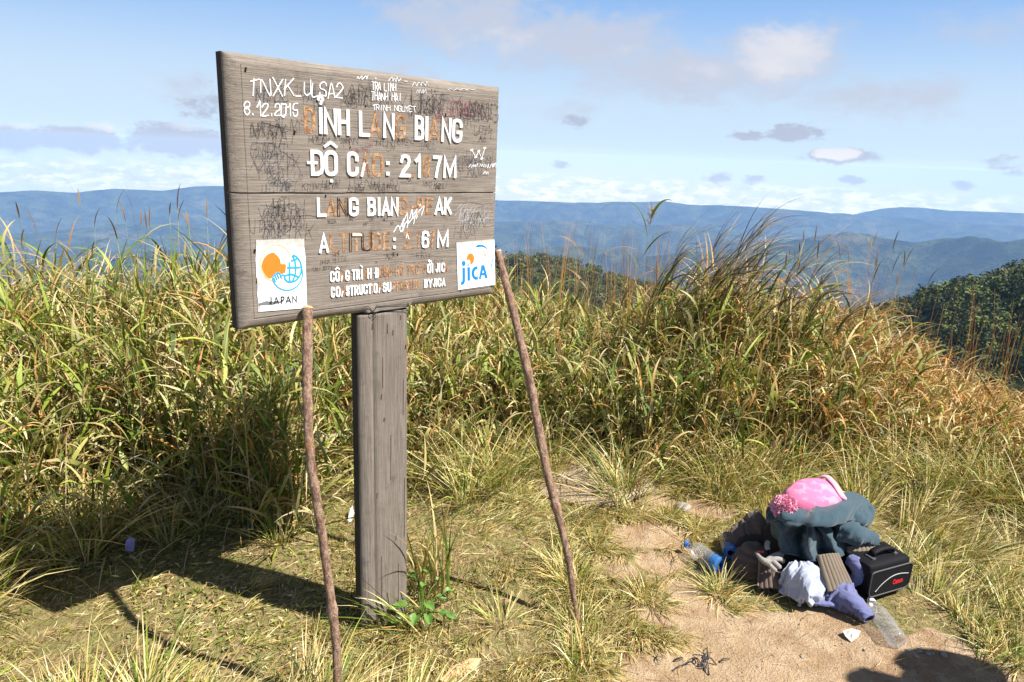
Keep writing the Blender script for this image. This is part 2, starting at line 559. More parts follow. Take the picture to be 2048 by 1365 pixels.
canopy('hillside_forest', 265 * math.sin(R(45)), 262 * math.cos(R(45)), 92, 66, 3.5, 2.7, 100, 5, 'dark green forest covering the steep hillside at the right edge')
canopy('knoll_forest', 40, 410, 75, 40, 4.4, 3.0, 80, 6, 'dark forest on the rounded knoll behind the grass right of the sign')

# --- air: one even box of pale haze
m = bpy.data.materials.new('haze_air')
m.use_nodes = True
t = NT(m.node_tree)
pv = t.n('ShaderNodeVolumePrincipled', {'Color': (0.36, 0.59, 1.0), 'Density': HAZE, 'Anisotropy': 0.0})
pv.inputs['Density Attribute'].default_value = ''
t.n('ShaderNodeOutputMaterial', {'Volume': pv.outputs[0]})
hx, hy0, hy1, hz0, hz1 = 10800., -10800., 10800., -1050., 70.
hv = [(a, b, c_) for a in (-hx, hx) for b in (hy0, hy1) for c_ in (hz0, hz1)]
hf = [(0, 1, 3, 2), (4, 6, 7, 5), (0, 4, 5, 1), (2, 3, 7, 6), (0, 2, 6, 4), (1, 5, 7, 3)]
tag(mesh('haze', hv, hf, m, smooth=False), kind='stuff')


# ------------------------------------------------------------------ the signboard
SIGN_W, SIGN_H, SIGN_T = 0.930, 0.700, 0.050
SIGN_BL = np.array([-0.724, 1.831, 1.123])
sign = empty('signboard', (SIGN_BL[0] + 0.463 * math.sqrt(.5), SIGN_BL[1] + 0.463 * math.sqrt(.5), 0.0), R(45))
tag(sign, 'weathered grey wooden summit signboard with white raised letters on one thick post', 'signboard')
SO = np.array([0.463, 0.0, -1.123])          # board lower-left corner -> empty at the post's foot


def sg(u, v, d=0.0):
    """board coordinates (metres along, up, out of the face) -> local to the sign's empty"""
    return (u - SO[0], -d, v - SO[2])


# measured on the photograph: its pixels -> metres on the board's face
HM = np.array([[1.00437881e-03, -5.90166191e-05, -4.43978189e-01],
               [-1.44226028e-04, -1.00923558e-03, 7.38495912e-01],
               [-3.82510091e-04, -1.12412644e-04, 1.0]])


def face(px, py):
    q = HM @ np.array([px, py, 1.0])
    return q[0] / q[2], q[1] / q[2]


def wood(name, along, k=1.0):
    m, t, bs, _ = material(name, (0.3, 0.26, 0.22), 0.78, 0.25)
    co = obj_co(t)
    lo, hi = (1.2, 1.2) if along == 'x' else (1.2, 1.2)
    st = (5, 60, 230) if along == 'x' else (230, 60, 5)
    st2 = (9, 200, 520) if along == 'x' else (520, 200, 9)
    cross = (260, 60, 14) if along == 'x' else (14, 60, 260)
    g1 = t.noise(scaled(t, co, st), 1.0, 5, 0.62, 0.3)
    g2 = t.noise(scaled(t, co, st2), 1.0, 4, 0.7)
    g3 = t.noise(scaled(t, co, cross), 1.0, 3, 0.6)
    blot = t.noise(co, 7.0, 4, 0.6)
    c = t.mix(t.ramp(g1, 0.25, 0.75), (0.185, 0.15, 0.12), (0.335, 0.287, 0.237))
    c = t.mix(t.ramp(g2, 0.32, 0.5, 0.75, 0), c, (0.085, 0.066, 0.052))
    c = t.mix(t.ramp(g3, 0.50, 0.72, 0, 0.25), c, (0.16, 0.13, 0.105))
    c = t.mix(t.ramp(blot, 0.45, 0.75, 0, 0.35), c, (0.37, 0.32, 0.265))
    c = t.mix(t.ramp(t.noise(co, 16.0, 5, 0.7), 0.52, 0.76, 0, 0.6), c, (0.085, 0.078, 0.08))
    t.put(bs.inputs['Base Color'], c)
    c = t.mix(1.0, c, (k, k * 1.0, k * 1.025), 'MULTIPLY')
    t.put(bs.inputs['Base Color'], c)
    bump(t, bs, t.m('ADD', g2, t.m('MULTIPLY', g1, 0.6)), 0.55, 0.0035)
    return m


wood_x, wood_z = wood('weathered_board', 'x', 0.88), wood('weathered_post', 'z', 0.74)
dark_m = plain('dark_gap', (0.018, 0.014, 0.012), 0.95, 0.05)


def fine(lo, hi, step, marks):
    """coordinates lo..hi with extra lines packed round each mark"""
    s = set(np.round(np.arange(lo, hi + 1e-9, step), 5)) | {hi}
    for m_ in marks:
        s = {q for q in s if abs(q - m_) > 0.0030}
        s |= {m_ + k for k in (-0.0030, -0.0012, -0.0005, 0.0005, 0.0012, 0.0030)}
    return np.array(sorted(q for q in s if lo - 1e-9 <= q <= hi + 1e-9))


GR = 0.0392                                     # the scored line runs this far inside the edge
us = np.concatenate([[0, 0.0012, 0.003], fine(0.006, SIGN_W - 0.006, 0.006, [GR, SIGN_W - GR]), [SIGN_W - 0.003, SIGN_W - 0.0012, SIGN_W]])
vsn = np.concatenate([[0, 0.0012, 0.003], fine(0.006, SIGN_H - 0.006, 0.005, [0.028, SIGN_H - 0.030]), [SIGN_H - 0.003, SIGN_H - 0.0012, SIGN_H]])
vsn = np.array(sorted(set(vsn[(vsn < 0.350) | (vsn > 0.366)]) | set(np.arange(0.350, 0.3662, 0.0007))))
U, Vv = np.meshgrid(us, vsn, indexing='ij')


def side_dist(u_, v_):
    notch = (u_ > 0.392) & (u_ < 0.562)
    db = np.where(notch, 1.0, v_)
    k = np.minimum(np.minimum(u_ / 0.040, (SIGN_W - u_) / 0.040), np.minimum(db / 0.028, (SIGN_H - v_) / 0.030))
    return np.clip(k, 0, 1)


kk = side_dist(U, Vv)
dep = -0.021 * (1 - np.sqrt(np.clip(1 - (1 - kk) ** 2, 0, 1)))
wav = 0.0016 * (fbm(U * 14, U * 0, 4, 5) - 0.5) * 2
crack = np.abs(Vv - (0.3585 + wav - 0.003 * (U - 0.4)))
cw = 0.0011 + 0.0011 * fbm(U * 20, U * 0 + 4, 3, 8)
dep -= 0.012 * np.clip(1.25 - crack / cw, 0, 1)


def groove(q, w=0.0007):
    return np.clip(1.3 - np.abs(q) / w, 0, 1)


inb = (Vv > 0.027) & (Vv < SIGN_H - 0.029)
inu = (U > GR - .001) & (U < SIGN_W - GR + .001)
dep -= 0.0035 * np.maximum(groove(U - GR) * inb, groove(Vv - 0.028) * inu)
dep -= 0.0008 * groove(Vv - (SIGN_H - 0.030)) * inu
dep += 0.0006 * (fbm(U * 40, Vv * 220, 3, 12) - 0.5)
front = np.stack([U - SO[0], -dep, Vv - SO[2]], -1).reshape(-1, 3)
nu, nv = len(us), len(vsn)
F = [tuple(q) for q in grid_faces(nu, nv)]
back = len(front)
ring = [i * nv for i in range(nu)] + [(nu - 1) * nv + j for j in range(1, nv)] + [i * nv + nv - 1 for i in range(nu - 2, -1, -1)] + [j for j in range(nv - 2, 0, -1)]
bv = []
for k in ring:
    bv.append((front[k][0], SIGN_T, front[k][2]))
V = np.vstack([front, np.array(bv)])
for q in range(len(ring)):
    q2 = (q + 1) % len(ring)
    F.append((ring[q], back + q, back + q2, ring[q2]))
F.append(tuple(back + q for q in range(len(ring))))
side_m = plain('stained_shaded_side', (0.05, 0.04, 0.034), 0.85, 0.2, 0.4, 30)  # board and post sides: shade put into the colour, along with creosote stain
board = mesh('board', V, F, None, sign, smooth=True, mats=[wood_x, side_m], mi=[0 if q < (nu - 1) * (nv - 1) else 1 for q in range(len(F))])
board.data.polygons.foreach_set('use_smooth', np.array([len(p.vertices) == 4 and i < (nu - 1) * (nv - 1) for i, p in enumerate(board.data.polygons)]))

# post: front flush with the board, rounded front edges with a scored line
PW0, PW1, PT = 0.371, 0.5555, 0.052
pu = np.array([PW0, PW0 + .001, PW0 + .003, PW0 + .007, PW0 + .013, PW0 + .021, PW0 + .032, 0.4150, 0.4156, 0.4162, 0.4168, 0.44, 0.47, 0.5, 0.52, PW1 - .022, PW1 - .013, PW1 - .006, PW1 - .002, PW1])
pz = np.linspace(-1.30, -0.0065, 160)
PU, PZ = np.meshgrid(pu, pz, indexing='ij')
k = np.clip(np.minimum((PU - PW0) / 0.042, (PW1 - PU) / 0.024), 0, 1)
dep = -0.020 * (1 - np.sqrt(1 - (1 - k) ** 2)) - 0.003 * np.clip(1.4 - np.abs(PU - 0.4159) / 0.0006, 0, 1)
dep += 0.0008 * (fbm(PU * 200, PZ * 30, 3, 6) - 0.5)
spread = 1 + 0.012 * (-PZ)                      # a touch wider at the foot
pf = np.stack([(PU - 0.463) * spread, -dep + 0.001, PZ - SO[2]], -1).reshape(-1, 3)
nu, nv = len(pu), len(pz)
F = [tuple(q) for q in grid_faces(nu, nv)]
ring = [i * nv for i in range(nu)] + [(nu - 1) * nv + j for j in range(1, nv)] + [i * nv + nv - 1 for i in range(nu - 2, -1, -1)] + [j for j in range(nv - 2, 0, -1)]
b0 = len(pf)
bv = [(pf[q][0], PT, pf[q][2]) for q in ring]
for q in range(len(ring)):
    q2 = (q + 1) % len(ring)
    F.append((ring[q], b0 + q, b0 + q2, ring[q2]))
F.append(tuple(b0 + q for q in range(len(ring))))
post = mesh('post', np.vstack([pf, bv]), F, None, sign, mats=[wood_z, side_m], mi=[0 if q < (nu - 1) * (nv - 1) else 1 for q in range(len(F))])
post.data.polygons.foreach_set('use_smooth', np.array([len(p.vertices) == 4 and i < (nu - 1) * (nv - 1) for i, p in enumerate(post.data.polygons)]))
# hidden tenon that carries the board, and loose wire at the joint
tv = [(a - SO[0], d, z - SO[2]) for a in (0.40, 0.53) for d in (0.018, 0.036) for z in (-0.03, 0.004)]
mesh('tenon', tv, [(0, 1, 3, 2), (4, 6, 7, 5), (0, 4, 5, 1), (2, 3, 7, 6), (0, 2, 6, 4), (1, 5, 7, 3)], wood_z, sign, smooth=False)
wires = []
for pts, rr in (([(724, 617), (735, 614), (742, 620), (748, 626), (760, 622), (790, 620), (818, 622)], .0011),
                ([(748, 626), (743, 632), (738, 630), (741, 623), (749, 620), (752, 612), (760, 613), (800, 609), (818, 611)], .0010),
                ([(747, 627), (750, 634), (744, 638)], .0009), ([(815, 606), (817, 612), (822, 616)], .0012)):
    P = [sg(*face(*p), 0.0022 + 0.002 * (i % 2)) for i, p in enumerate(pts)]
    wires.append(tube(spline(P, 30), rr, 5))
V, F = join(wires)
mesh('tie_wire', V, F, plain('black_wire', (0.02, 0.018, 0.018), 0.6), sign)

# --- lettering: a condensed grotesque drawn as strokes in a unit box
ARC = [(math.cos(a), math.sin(a)) for a in np.linspace(0, math.pi / 2, 6)]


def rr_path(x0, y0, x1, y1, r=0.42, rv=0.22, closed=True):
    """rounded rectangle outline, counter-clockwise from the right side"""
    rx, ry = r * (x1 - x0), rv * (y1 - y0) if rv else 0
    pts = []
    for cx_, cy_, q in ((x1 - rx, y1 - ry, 0), (x0 + rx, y1 - ry, 1), (x0 + rx, y0 + ry, 2), (x1 - rx, y0 + ry, 3)):
        for a in np.linspace(q * math.pi / 2, (q + 1) * math.pi / 2, 6):
            pts.append((cx_ + rx * math.cos(a), cy_ + ry * math.sin(a)))
    if closed:
        pts.append(pts[0])
    return pts


_O = rr_path(0, 0, 1, 1)
_C = [(1, .72)] + rr_path(0, 0, 1, 1, closed=False) + [(1, .28)]
GLYPH = {
    'A': [[(0, 0), (.5, 1), (1, 0)], [(.2, .28), (.8, .28)]],
    'B': [[(0, 0), (0, 1), (.6, 1), (.88, .92), (.92, .76), (.86, .6), (.6, .53), (0, .53)], [(.6, .53), (.92, .45), (1, .26), (.92, .07), (.6, 0), (0, 0)]],
    'C': [_C], 'D': [[(0, 0), (0, 1), (.55, 1), (.88, .92), (1, .74), (1, .26), (.88, .08), (.55, 0), (0, 0)]],
    'E': [[(1, 1), (0, 1), (0, 0), (1, 0)], [(0, .52), (.85, .52)]],
    'G': [[(1, .74)] + rr_path(0, 0, 1, 1, closed=False) + [(1, .42), (.55, .42)]], 'H': [[(0, 0), (0, 1)], [(1, 0), (1, 1)], [(0, .52), (1, .52)]],
    'I': [[(.5, 0), (.5, 1)]], 'J': [[(1, 1), (1, .22), (.8, .03), (.5, 0), (.2, .05), (0, .25)]],
    'K': [[(0, 0), (0, 1)], [(1, 1), (0, .42)], [(.32, .58), (1, 0)]], 'L': [[(0, 1), (0, 0), (1, 0)]],
    'M': [[(0, 0), (0, 1), (.5, .12), (1, 1), (1, 0)]], 'N': [[(0, 0), (0, 1), (1, 0), (1, 1)]], 'O': [_O],
    'P': [[(0, 0), (0, 1), (.6, 1), (.92, .92), (1, .75), (.92, .55), (.6, .46), (0, .46)]],
    'R': [[(0, 0), (0, 1), (.6, 1), (.92, .92), (1, .75), (.92, .57), (.6, .5), (0, .5)], [(.55, .5), (1, 0)]],
    'S': [[(1, .74), (.9, .93), (.5, 1), (.1, .92), (0, .74), (.12, .58), (.5, .5), (.88, .42), (1, .26), (.9, .08), (.5, 0), (.1, .07), (0, .26)]],
    'T': [[(0, 1), (1, 1)], [(.5, 1), (.5, 0)]], 'U': [[(0, 1), (0, .2), (.15, .04), (.5, 0), (.85, .04), (1, .2), (1, 1)]],
    'X': [[(0, 0), (1, 1)], [(0, 1), (1, 0)]], 'Y': [[(0, 1), (.5, .45), (1, 1)], [(.5, .45), (.5, 0)]],
    '1': [[(.1, .78), (.45, .86), (.7, 1), (.7, 0)]], '2': [[(0, .74), (.1, .93), (.5, 1), (.9, .93), (1, .74), (.85, .52), (.2, .18), (0, 0), (1, 0)]],
    '5': [[(.95, 1), (.12, 1), (.05, .55), (.5, .62), (.9, .52), (1, .3), (.88, .07), (.5, 0), (.12, .06), (0, .22)]],
    '6': [[(1, .78), (.9, .94), (.5, 1), (.12, .92), (0, .7), (0, .26), (.12, .06), (.5, 0), (.88, .06), (1, .28), (.88, .52), (.5, .58), (.1, .5), (0, .36)]],
    '7': [[(0, 1), (1, 1), (.55, .45), (.35, 0)]], '8': [[(.5, .54), (.1, .64), (.05, .85), (.5, 1), (.95, .85), (.9, .64), (.5, .54), (.05, .42), (0, .16), (.5, 0), (1, .16), (.95, .42), (.5, .54)]],
    '0': [_O], '-': [[(0, .45), (1, .45)]], '.': [[(.5, 0), (.5, .001)]], ':': [[(.5, .08), (.5, .081)], [(.5, .6), (.5, .601)]], '_': [[(0, 0), (1, 0)]], '+': [[(.5, .1), (.5, .7)], [(.1, .4), (.9, .4)]],
}
# marks in units of the letter height above its cap line / below its base line
MARK = {'^': [[(-.05, 1.16), (.5, 1.32), (1.05, 1.16)]], '?': [[(.25, 1.30), (.4, 1.40), (.7, 1.40), (.82, 1.31), (.6, 1.22), (.55, 1.15)]], '`': [[(.15, 1.34), (.6, 1.18)]],
        '.': [[(.5, -.20), (.5, -.195)]], '-': [[(-.42, .5), (.4, .5)]], "'": [[(1.0, .95), (1.35, 1.08), (1.3, 1.24)]], '~': [[(0, 1.2), (.3, 1.3), (.65, 1.2), (1, 1.3)]]}


def stroke(pts, w, d0, d1, cap=True, wv=None, to=None):
    """flat-faced raised stroke along board points pts, width w, from depth d0 to d1"""
    P = np.asarray(pts, float)
    keep = [0] + [i for i in range(1, len(P)) if np.hypot(*(P[i] - P[i - 1])) > 1e-6]
    P = P[keep]
    closed = len(P) > 3 and np.hypot(*(P[0] - P[-1])) < 1e-5
    if cap and not closed:
        a, b = P[0] - P[1], P[-1] - P[-2]
        P[0] += a / np.hypot(*a) * w / 2 * 0.98
        P[-1] += b / np.hypot(*b) * w / 2 * 0.98
    n = len(P)
    ww = np.full(n, w) if wv is None else np.asarray(wv)
    L = []
    for i in range(n):
        p0 = P[i - 1] if i > 0 else (P[-2] if closed else None)
        p1 = P[i + 1] if i < n - 1 else (P[1] if closed else None)
        ds = [(P[i] - p0) if p0 is not None else None, (p1 - P[i]) if p1 is not None else None]
        ds = [q / np.hypot(*q) for q in ds if q is not None]
        tn = ds[0] + ds[-1]
        if np.hypot(*tn) < 1e-3:
            tn = ds[0]
        tn /= np.hypot(*tn)
        nr = np.array([-tn[1], tn[0]])
        c_ = max(0.45, abs(np.dot(nr, [-ds[0][1], ds[0][0]])))
        L.append((P[i] + nr * ww[i] / 2 / c_, P[i] - nr * ww[i] / 2 / c_))
    V, F = [], []
    to = to or sg
    for a, b in L:
        V += [to(*a, d1), to(*b, d1), to(*a, d0), to(*b, d0)]
    for i in range(n - 1):
        o, q = 4 * i, 4 * i + 4
        F += [(o, o + 1, q + 1, q), (o + 2, o, q, q + 2), (o + 1, o + 3, q + 3, q + 1)]
    F += [(0, 2, 3, 1), (4 * n - 4, 4 * n - 3, 4 * n - 1, 4 * n - 2)]
    return V, F


lay = [0]


def letter(ch, xl, xr, yt, yb, w, d0, d1, out):
    """one letter between the photograph's pixels xl..xr, yt..yb"""
    marks = ch[1:]
    ul, vb = face(xl, yb)
    ur, vt = face(xr, yb)[0], face(xl, yt)[1]
    if ch[0] in 'I.:' and ch[0] != '1':
        um = (ul + ur) / 2
        ul, ur = um - w / 2 - 1e-5, um + w / 2 + 1e-5
    w_ = min(w, (ur - ul) * 0.52) if ch[0] not in 'I.:-' else w
    h_ = vt - vb

    def mp(p):
        return (ul + w_ / 2 + p[0] * max(1e-6, ur - ul - w_), vb + w_ / 2 + p[1] * (h_ - w_) if -0.001 <= p[1] <= 1.001 else vb + p[1] * h_)
    strokes = list(GLYPH[ch[0]])
    um_, wide = (ul + ur) / 2, max(ur - ul - w_, 0.34 * h_)
    flat_mp = mp

    def mp(p):
        q = flat_mp(p)
        return (um_ + (p[0] - .5) * wide, q[1]) if not -0.001 <= p[1] <= 1.001 else q
    for mk in marks:
        strokes += MARK[mk]
    for i, s in enumerate(strokes):
        q = [mp(p) for p in s]
        if ch[0] in '.:' and i < 2 or (len(s) == 2 and s[0][1] == -.20):
            q = [(q[0][0] - w_ * .1, q[0][1]), (q[0][0] + w_ * .1, q[0][1])]
        thin = 0.7 if i >= len(GLYPH[ch[0]]) else 1.0
        lay[0] = (lay[0] + 1) % 7
        out.append(stroke(q, w_ * thin, d0, d1 + 0.00006 * lay[0]))


LINES = [
    # (stroke width m, depth, [(char, state, x left, x right)], (x0, top0, bottom0), (x1, top1, bottom1))
    (0.0100, .0042, [('D-', 'S', 608.7, 631), ('I?', 'W', 637, 645), ('N', 'W', 647, 673), ('H', 'W', 674.5, 698.5), ('L', 'W', 717, 738.5), ('A', 'S', 739, 761.5), ('N', 'W', 765, 788), ('G', 'S', 790, 811),
                     ('B', 'W', 828, 847), ('I', 'W', 849, 855), ('A', 'S', 857, 878), ('N', 'W', 881, 901), ('G', 'W', 903, 922.5)], (608, 213, 266.5), (922, 239, 286.5)),
    (0.0100, .0042, [('D-', 'W', 621, 647), ('O^.', 'W', 648.5, 674.5), ('C', 'W', 693, 716), ('A', 'P', 719.5, 741), ('O', 'S', 744, 766.5), (':', 'W', 771, 778), ('2', 'W', 799, 819.5), ('.', 'S', 821, 827),
                     ('1', 'W', 828, 842.5), ('6', 'S', 845, 860.6), ('7', 'W', 864, 881.5), ('M', 'W', 885, 911)], (620, 300, 352), (911, 314, 357)),
    (0.0084, .0036, [('L', 'W', 633.5, 652), ('A', 'S', 653, 672.5), ('N', 'K', 676, 694), ('G', 'W', 697, 716.5), ('B', 'W', 734, 751), ('I', 'W', 754, 760), ('A', 'W', 762, 779), ('N', 'W', 780, 796), ('G', 'S', 796.5, 815),
                     ('-', 'S', 822, 832), ('P', 'S', 834, 847), ('E', 'S', 851, 866), ('A', 'W', 868, 886), ('K', 'W', 887, 902)], (634, 396, 434.7), (901, 395.4, 429.5)),
    (0.0080, .0036, [('A', 'W', 637, 657), ('L', 'S', 659.6, 679), ('T', 'S', 680, 695), ('I', 'K', 698, 703), ('T', 'Q', 704, 722), ('U', 'K', 724, 742), ('D', 'S', 744, 762.5), ('E', 'S', 766, 780.6), (':', 'W', 785, 791), ('2', 'S', 806, 823),
                     ('.', 'S', 824, 829), ('1', 'S', 832, 840), ('6', 'W', 842, 857), ('7', 'S', 859, 869), ('M', 'W', 873, 895.5)], (637, 468, 507), (895, 461, 495)),
    (0.0047, .0030, [('C', 'W', 659.6, 668.7), ('O^', 'W', 670, 679), ('N', 'P', 680.5, 689), ('G', 'W', 690, 698.5), ('T', 'W', 703, 711.5), ('R', 'W', 712, 719.5), ('I`', 'W', 721, 725.5), ('N', 'S', 726.5, 733), ('H', 'W', 734, 742.3),
                     ('D-', 'W', 749.5, 757), ("U'", 'S', 759, 766), ("O'.", 'S', 767, 775), ('C', 'S', 776, 783), ('H', 'S', 790, 798), ('O~', 'S', 800, 807), ('T', 'S', 813, 820.5), ('R', 'S', 822, 829), ("O'.", 'S', 830.6, 838),
                     ('B', 'S', 846, 852), ("O'?", 'W', 853.5, 861), ('I', 'W', 862, 865.5), ('J', 'W', 870.5, 875.5), ('I', 'W', 876.5, 879.5), ('C', 'W', 881.7, 889), ('A', 'S', 890, 895)], (660, 543.5, 565), (889, 526, 544)),
    (0.0047, .0030, [('C', 'W', 661, 669.3), ('O', 'W', 671, 680), ('N', 'P', 681.5, 690), ('S', 'W', 691, 698.3), ('T', 'W', 699, 706.5), ('R', 'W', 707.5, 716), ('U', 'W', 717, 725), ('C', 'W', 726, 734.5), ('T', 'W', 735, 743), ('I', 'S', 743.2, 745.5), ('O', 'W', 746.5, 754.5), ('N', 'P', 756, 763),
                     ('S', 'W', 764.5, 773), ('U', 'W', 774, 781.5), ('P', 'S', 784, 791), ('P', 'S', 793, 800), ('O', 'S', 801, 808.5), ('R', 'S', 810, 817), ('T', 'S', 818, 824), ('E', 'S', 825, 830.6), ('D', 'S', 831.7, 838), ('B', 'W', 847.6, 854.4),
                     ('Y', 'W', 855.6, 863.5), ('J', 'W', 865.5, 869.5), ('I', 'W', 870.5, 873.5), ('C', 'W', 874.5, 881.5), ('A', 'W', 882.5, 889.6)], (661, 575, 596), (889, 556, 572.5)),
]
white_m, t, bs, _ = material('white_letter_plastic', (.86, .86, .85), .5, .35)
co = obj_co(t)
c = t.mix(t.ramp(t.noise(co, 75, 5, .7), .56, .70, 0, .55), (.86, .86, .85), (.50, .47, .43))
t.put(bs.inputs['Base Color'], t.mix(t.ramp(t.noise(co, 190, 3, .6), .66, .72, 0, .8), c, (.22, .17, .13)))
# glue and rust left where letters fell off
rust_m = bpy.data.materials.new('rust_glue_stain')
rust_m.use_nodes = True
t = NT(rust_m.node_tree)
co = obj_co(t)
nn = t.noise(co, 55, 4, 0.65)
n2 = t.noise(co, 180, 4, 0.7)
c = t.mix(t.ramp(nn, 0.35, 0.62), (0.22, 0.09, 0.04), (0.50, 0.28, 0.13))
c = t.mix(t.ramp(n2, 0.56, 0.64, 0, .85), c, (0.055, 0.02, 0.015))
c = t.mix(t.ramp(t.noise(co, 28, 2, 0.5), 0.62, 0.70, 0, .55), c, (0.7, 0.62, 0.58))
bs = t.n('ShaderNodeBsdfPrincipled', {'Base Color': c, 'Roughness': 0.7})
tr = t.n('ShaderNodeBsdfTransparent')
ms = t.n('ShaderNodeMixShader', {0: t.m('MULTIPLY', t.ramp(t.noise(co, 95, 4, 0.7), 0.34, 0.46), 0.93), 1: tr, 2: bs})
t.n('ShaderNodeOutputMaterial', {'Surface': ms.outputs[0]})
scar_m = plain('dark_glue_edge', (0.03, 0.025, 0.028), 0.7)


for li, (w, dp, chars, (xa, ta, ba), (xb, tb, bb)) in enumerate(LINES):
    st, sc = [], []
    for ch, state, xl, xr in chars:
        f = (xl - xa) / (xb - xa)
        yt, yb = ta + (tb - ta) * f, ba + (bb - ba) * f
        if state == 'W':
            wh = []
            letter(ch, xl, xr, yt, yb, w, 0.0002, dp, wh)
            mesh('raised_letter', *join(wh), white_m, sign, smooth=False)
        elif state in 'SPQ':
            letter(ch, xl, xr, yt, yb, w * 0.95, -0.0015, 0.0009, st)
            if state == 'P':                     # a broken piece still holds on
                q0, q1 = face(xl, yb), face(xl + (xr - xl) * .33, yt + (yb - yt) * .45)
                mesh('letter_fragment', *stroke([(q0[0] + w * .42, q0[1]), (q1[0] + w * .2, q1[1])], w * .8, .0002, dp, False), white_m, sign, smooth=False)
            if state == 'Q':
                q0, q1 = face(xl, yt + 4), face(xr, yt + 4)
                mesh('letter_fragment', *stroke([(q0[0], q0[1]), (q1[0], q1[1])], w * .8, .0002, dp, False), white_m, sign, smooth=False)
        else:
            one = []
            letter(ch, xl, xr, yt, yb, w * 0.9, -0.0015, 0.0008, one)
            st += one
            letter(ch, xl - 1.2, xr - 1.2, yt, yb, w * 0.28, -0.0015, 0.0016, sc)
            letter(ch, xl + 2.0, xr + 2.0, yt, yb, w * 0.24, -0.0015, 0.0017, sc)
    if st:
        V, F = join(st)
        mesh('letter_stain', V, F, rust_m, sign, smooth=False)
    if sc:
        V, F = join(sc)
        mesh('letter_scar', V, F, scar_m, sign, smooth=False)

# --- handwriting: white marker and old dark scrawl
ink_white = plain('white_marker_ink', (0.85, 0.85, 0.87), 0.6, 0.2, 0.05)


def ink(name, colour, keep, scale=150):
    m = bpy.data.materials.new(name)
    m.use_nodes = True
    t = NT(m.node_tree)
    co = obj_co(t)
    bs = t.n('ShaderNodeBsdfPrincipled', {'Base Color': colour, 'Roughness': 0.8})
    tr = t.n('ShaderNodeBsdfTransparent')
    f = t.m('MULTIPLY', t.ramp(t.noise(co, scale, 4, 0.7), 0.30, 0.62), keep)
    t.n('ShaderNodeOutputMaterial', {'Surface': t.n('ShaderNodeMixShader', {0: f, 1: tr, 2: bs}).outputs[0]})
    return m


inks = [ink('faded_blue_ink', (0.05, 0.062, 0.10), 0.52), ink('faded_black_ink', (0.03, 0.028, 0.036), 0.52), ink('faded_red_ink', (0.32, 0.06, 0.09), 0.42), ink('chalky_white', (0.75, 0.76, 0.8), 0.5)]


def hand(text, x0, y0, x1, y1, hgt, w, out, slant=0.0, jit=0.06, depth=0.0012, seed=1):
    """hand lettering along a base line given in photograph pixels"""
    g = np.random.default_rng(seed)
    n = len(text)
    for i, chh in enumerate(text):
        if chh == ' ' or chh not in GLYPH:
            continue
        xa, xb = x0 + (x1 - x0) * (i + .08) / n, x0 + (x1 - x0) * (i + .88) / n
        ya = y0 + (y1 - y0) * (i + .5) / n
        for s in GLYPH[chh]:
            a, b = [], []
            for p in s:
                q = (p[0] + slant * p[1] + g.normal() * jit, p[1] + g.normal() * jit)
                a.append(face(xa + q[0] * (xb - xa), ya - q[1] * hgt))
            if len(a) == 2 and np.hypot(a[0][0] - a[1][0], a[0][1] - a[1][1]) < w:
                a[1] = (a[0][0] + w * .6, a[0][1] + w * .3)
            lay[0] = (lay[0] + 1) % 7
            pts = np.array(a) if len(a) < 3 else spline([(q[0], q[1], 0) for q in a], len(a) * 3)[:, :2]
            out.append(stroke(pts, w, -0.0012, depth + 0.00005 * lay[0]))


def squiggle(x0, x1, y, hgt, n, w, out, seed, depth=0.0010, lean=0.2, dy=0.0):
    g = np.random.default_rng(seed)
    pts = []
    for i in range(n):
        f = i / (n - 1)
        up = (i % 2) * g.uniform(.55, 1.0)
        pts.append(face(x0 + (x1 - x0) * f + up * lean * hgt + g.normal() * hgt * .12, y + dy * f - up * hgt + g.normal() * hgt * .07))
    out.append(stroke(spline([(p[0], p[1], 0) for p in pts], n * 4)[:, :2], w, -0.0012, depth + 0.00005 * (seed % 7)))


hw = []
hand('TNXK', 497, 191, 590, 193, 33, .0026, hw, seed=3)
hand('_', 590, 193, 603, 193, 30, .0024, hw, jit=0.01)
hand('ULSA2', 607, 190, 686, 196, 27, .0026, hw, slant=.05, seed=5)
hand('8.12.2015', 488, 230, 597, 234, 25, .0026, hw, seed=8)
tag(mesh('white_handwriting', *join(hw), ink_white, sign, smooth=False), 'white handwriting with a date in the upper left corner')
hw = []
hand('TRA LINH', 743, 180, 792, 183, 15, .0019, hw, seed=11)
hand('THANH HAI', 742, 200, 803, 203, 15, .0019, hw, seed=12)
hand('TRINH NGUYET', 744, 221, 832, 225, 11, .0015, hw, seed=13)
squiggle(712, 735, 159, 8, 8, .0012, hw, 21)
hand('+', 748, 160, 754, 160, 6, .0012, hw)
squiggle(778, 800, 163, 8, 8, .0012, hw, 22)
hand('-', 808, 166, 815, 166, 6, .0014, hw, jit=.01)
squiggle(824, 856, 172, 9, 9, .0011, hw, 23)
squiggle(832, 852, 187, 8, 9, .0010, hw, 24)
squiggle(895, 950, 181, 4, 10, .0007, hw, 25)
# zigzag doodle with dots and a line of small cursive by the right edge
zz = [face(*p) for p in ((943, 301), (951, 315), (957, 303), (963, 318), (969, 297))]
hw.append(stroke(zz, .0018, -.001, .0014))
for p in zz:
    hw.append(stroke([(p[0] - .003, p[1] - .001), (p[0] + .003, p[1] + .001)], .005, -.001, .0017))
for xa, xb, sd, nn_ in ((937, 956, 31, 9), (958, 968, 32, 6), (970, 978, 33, 5), (980, 991, 34, 7)):
    squiggle(xa, xb, 335, 8, nn_, .0013, hw, sd)
squiggle(966, 977, 349, 7, 5, .0014, hw, 36)
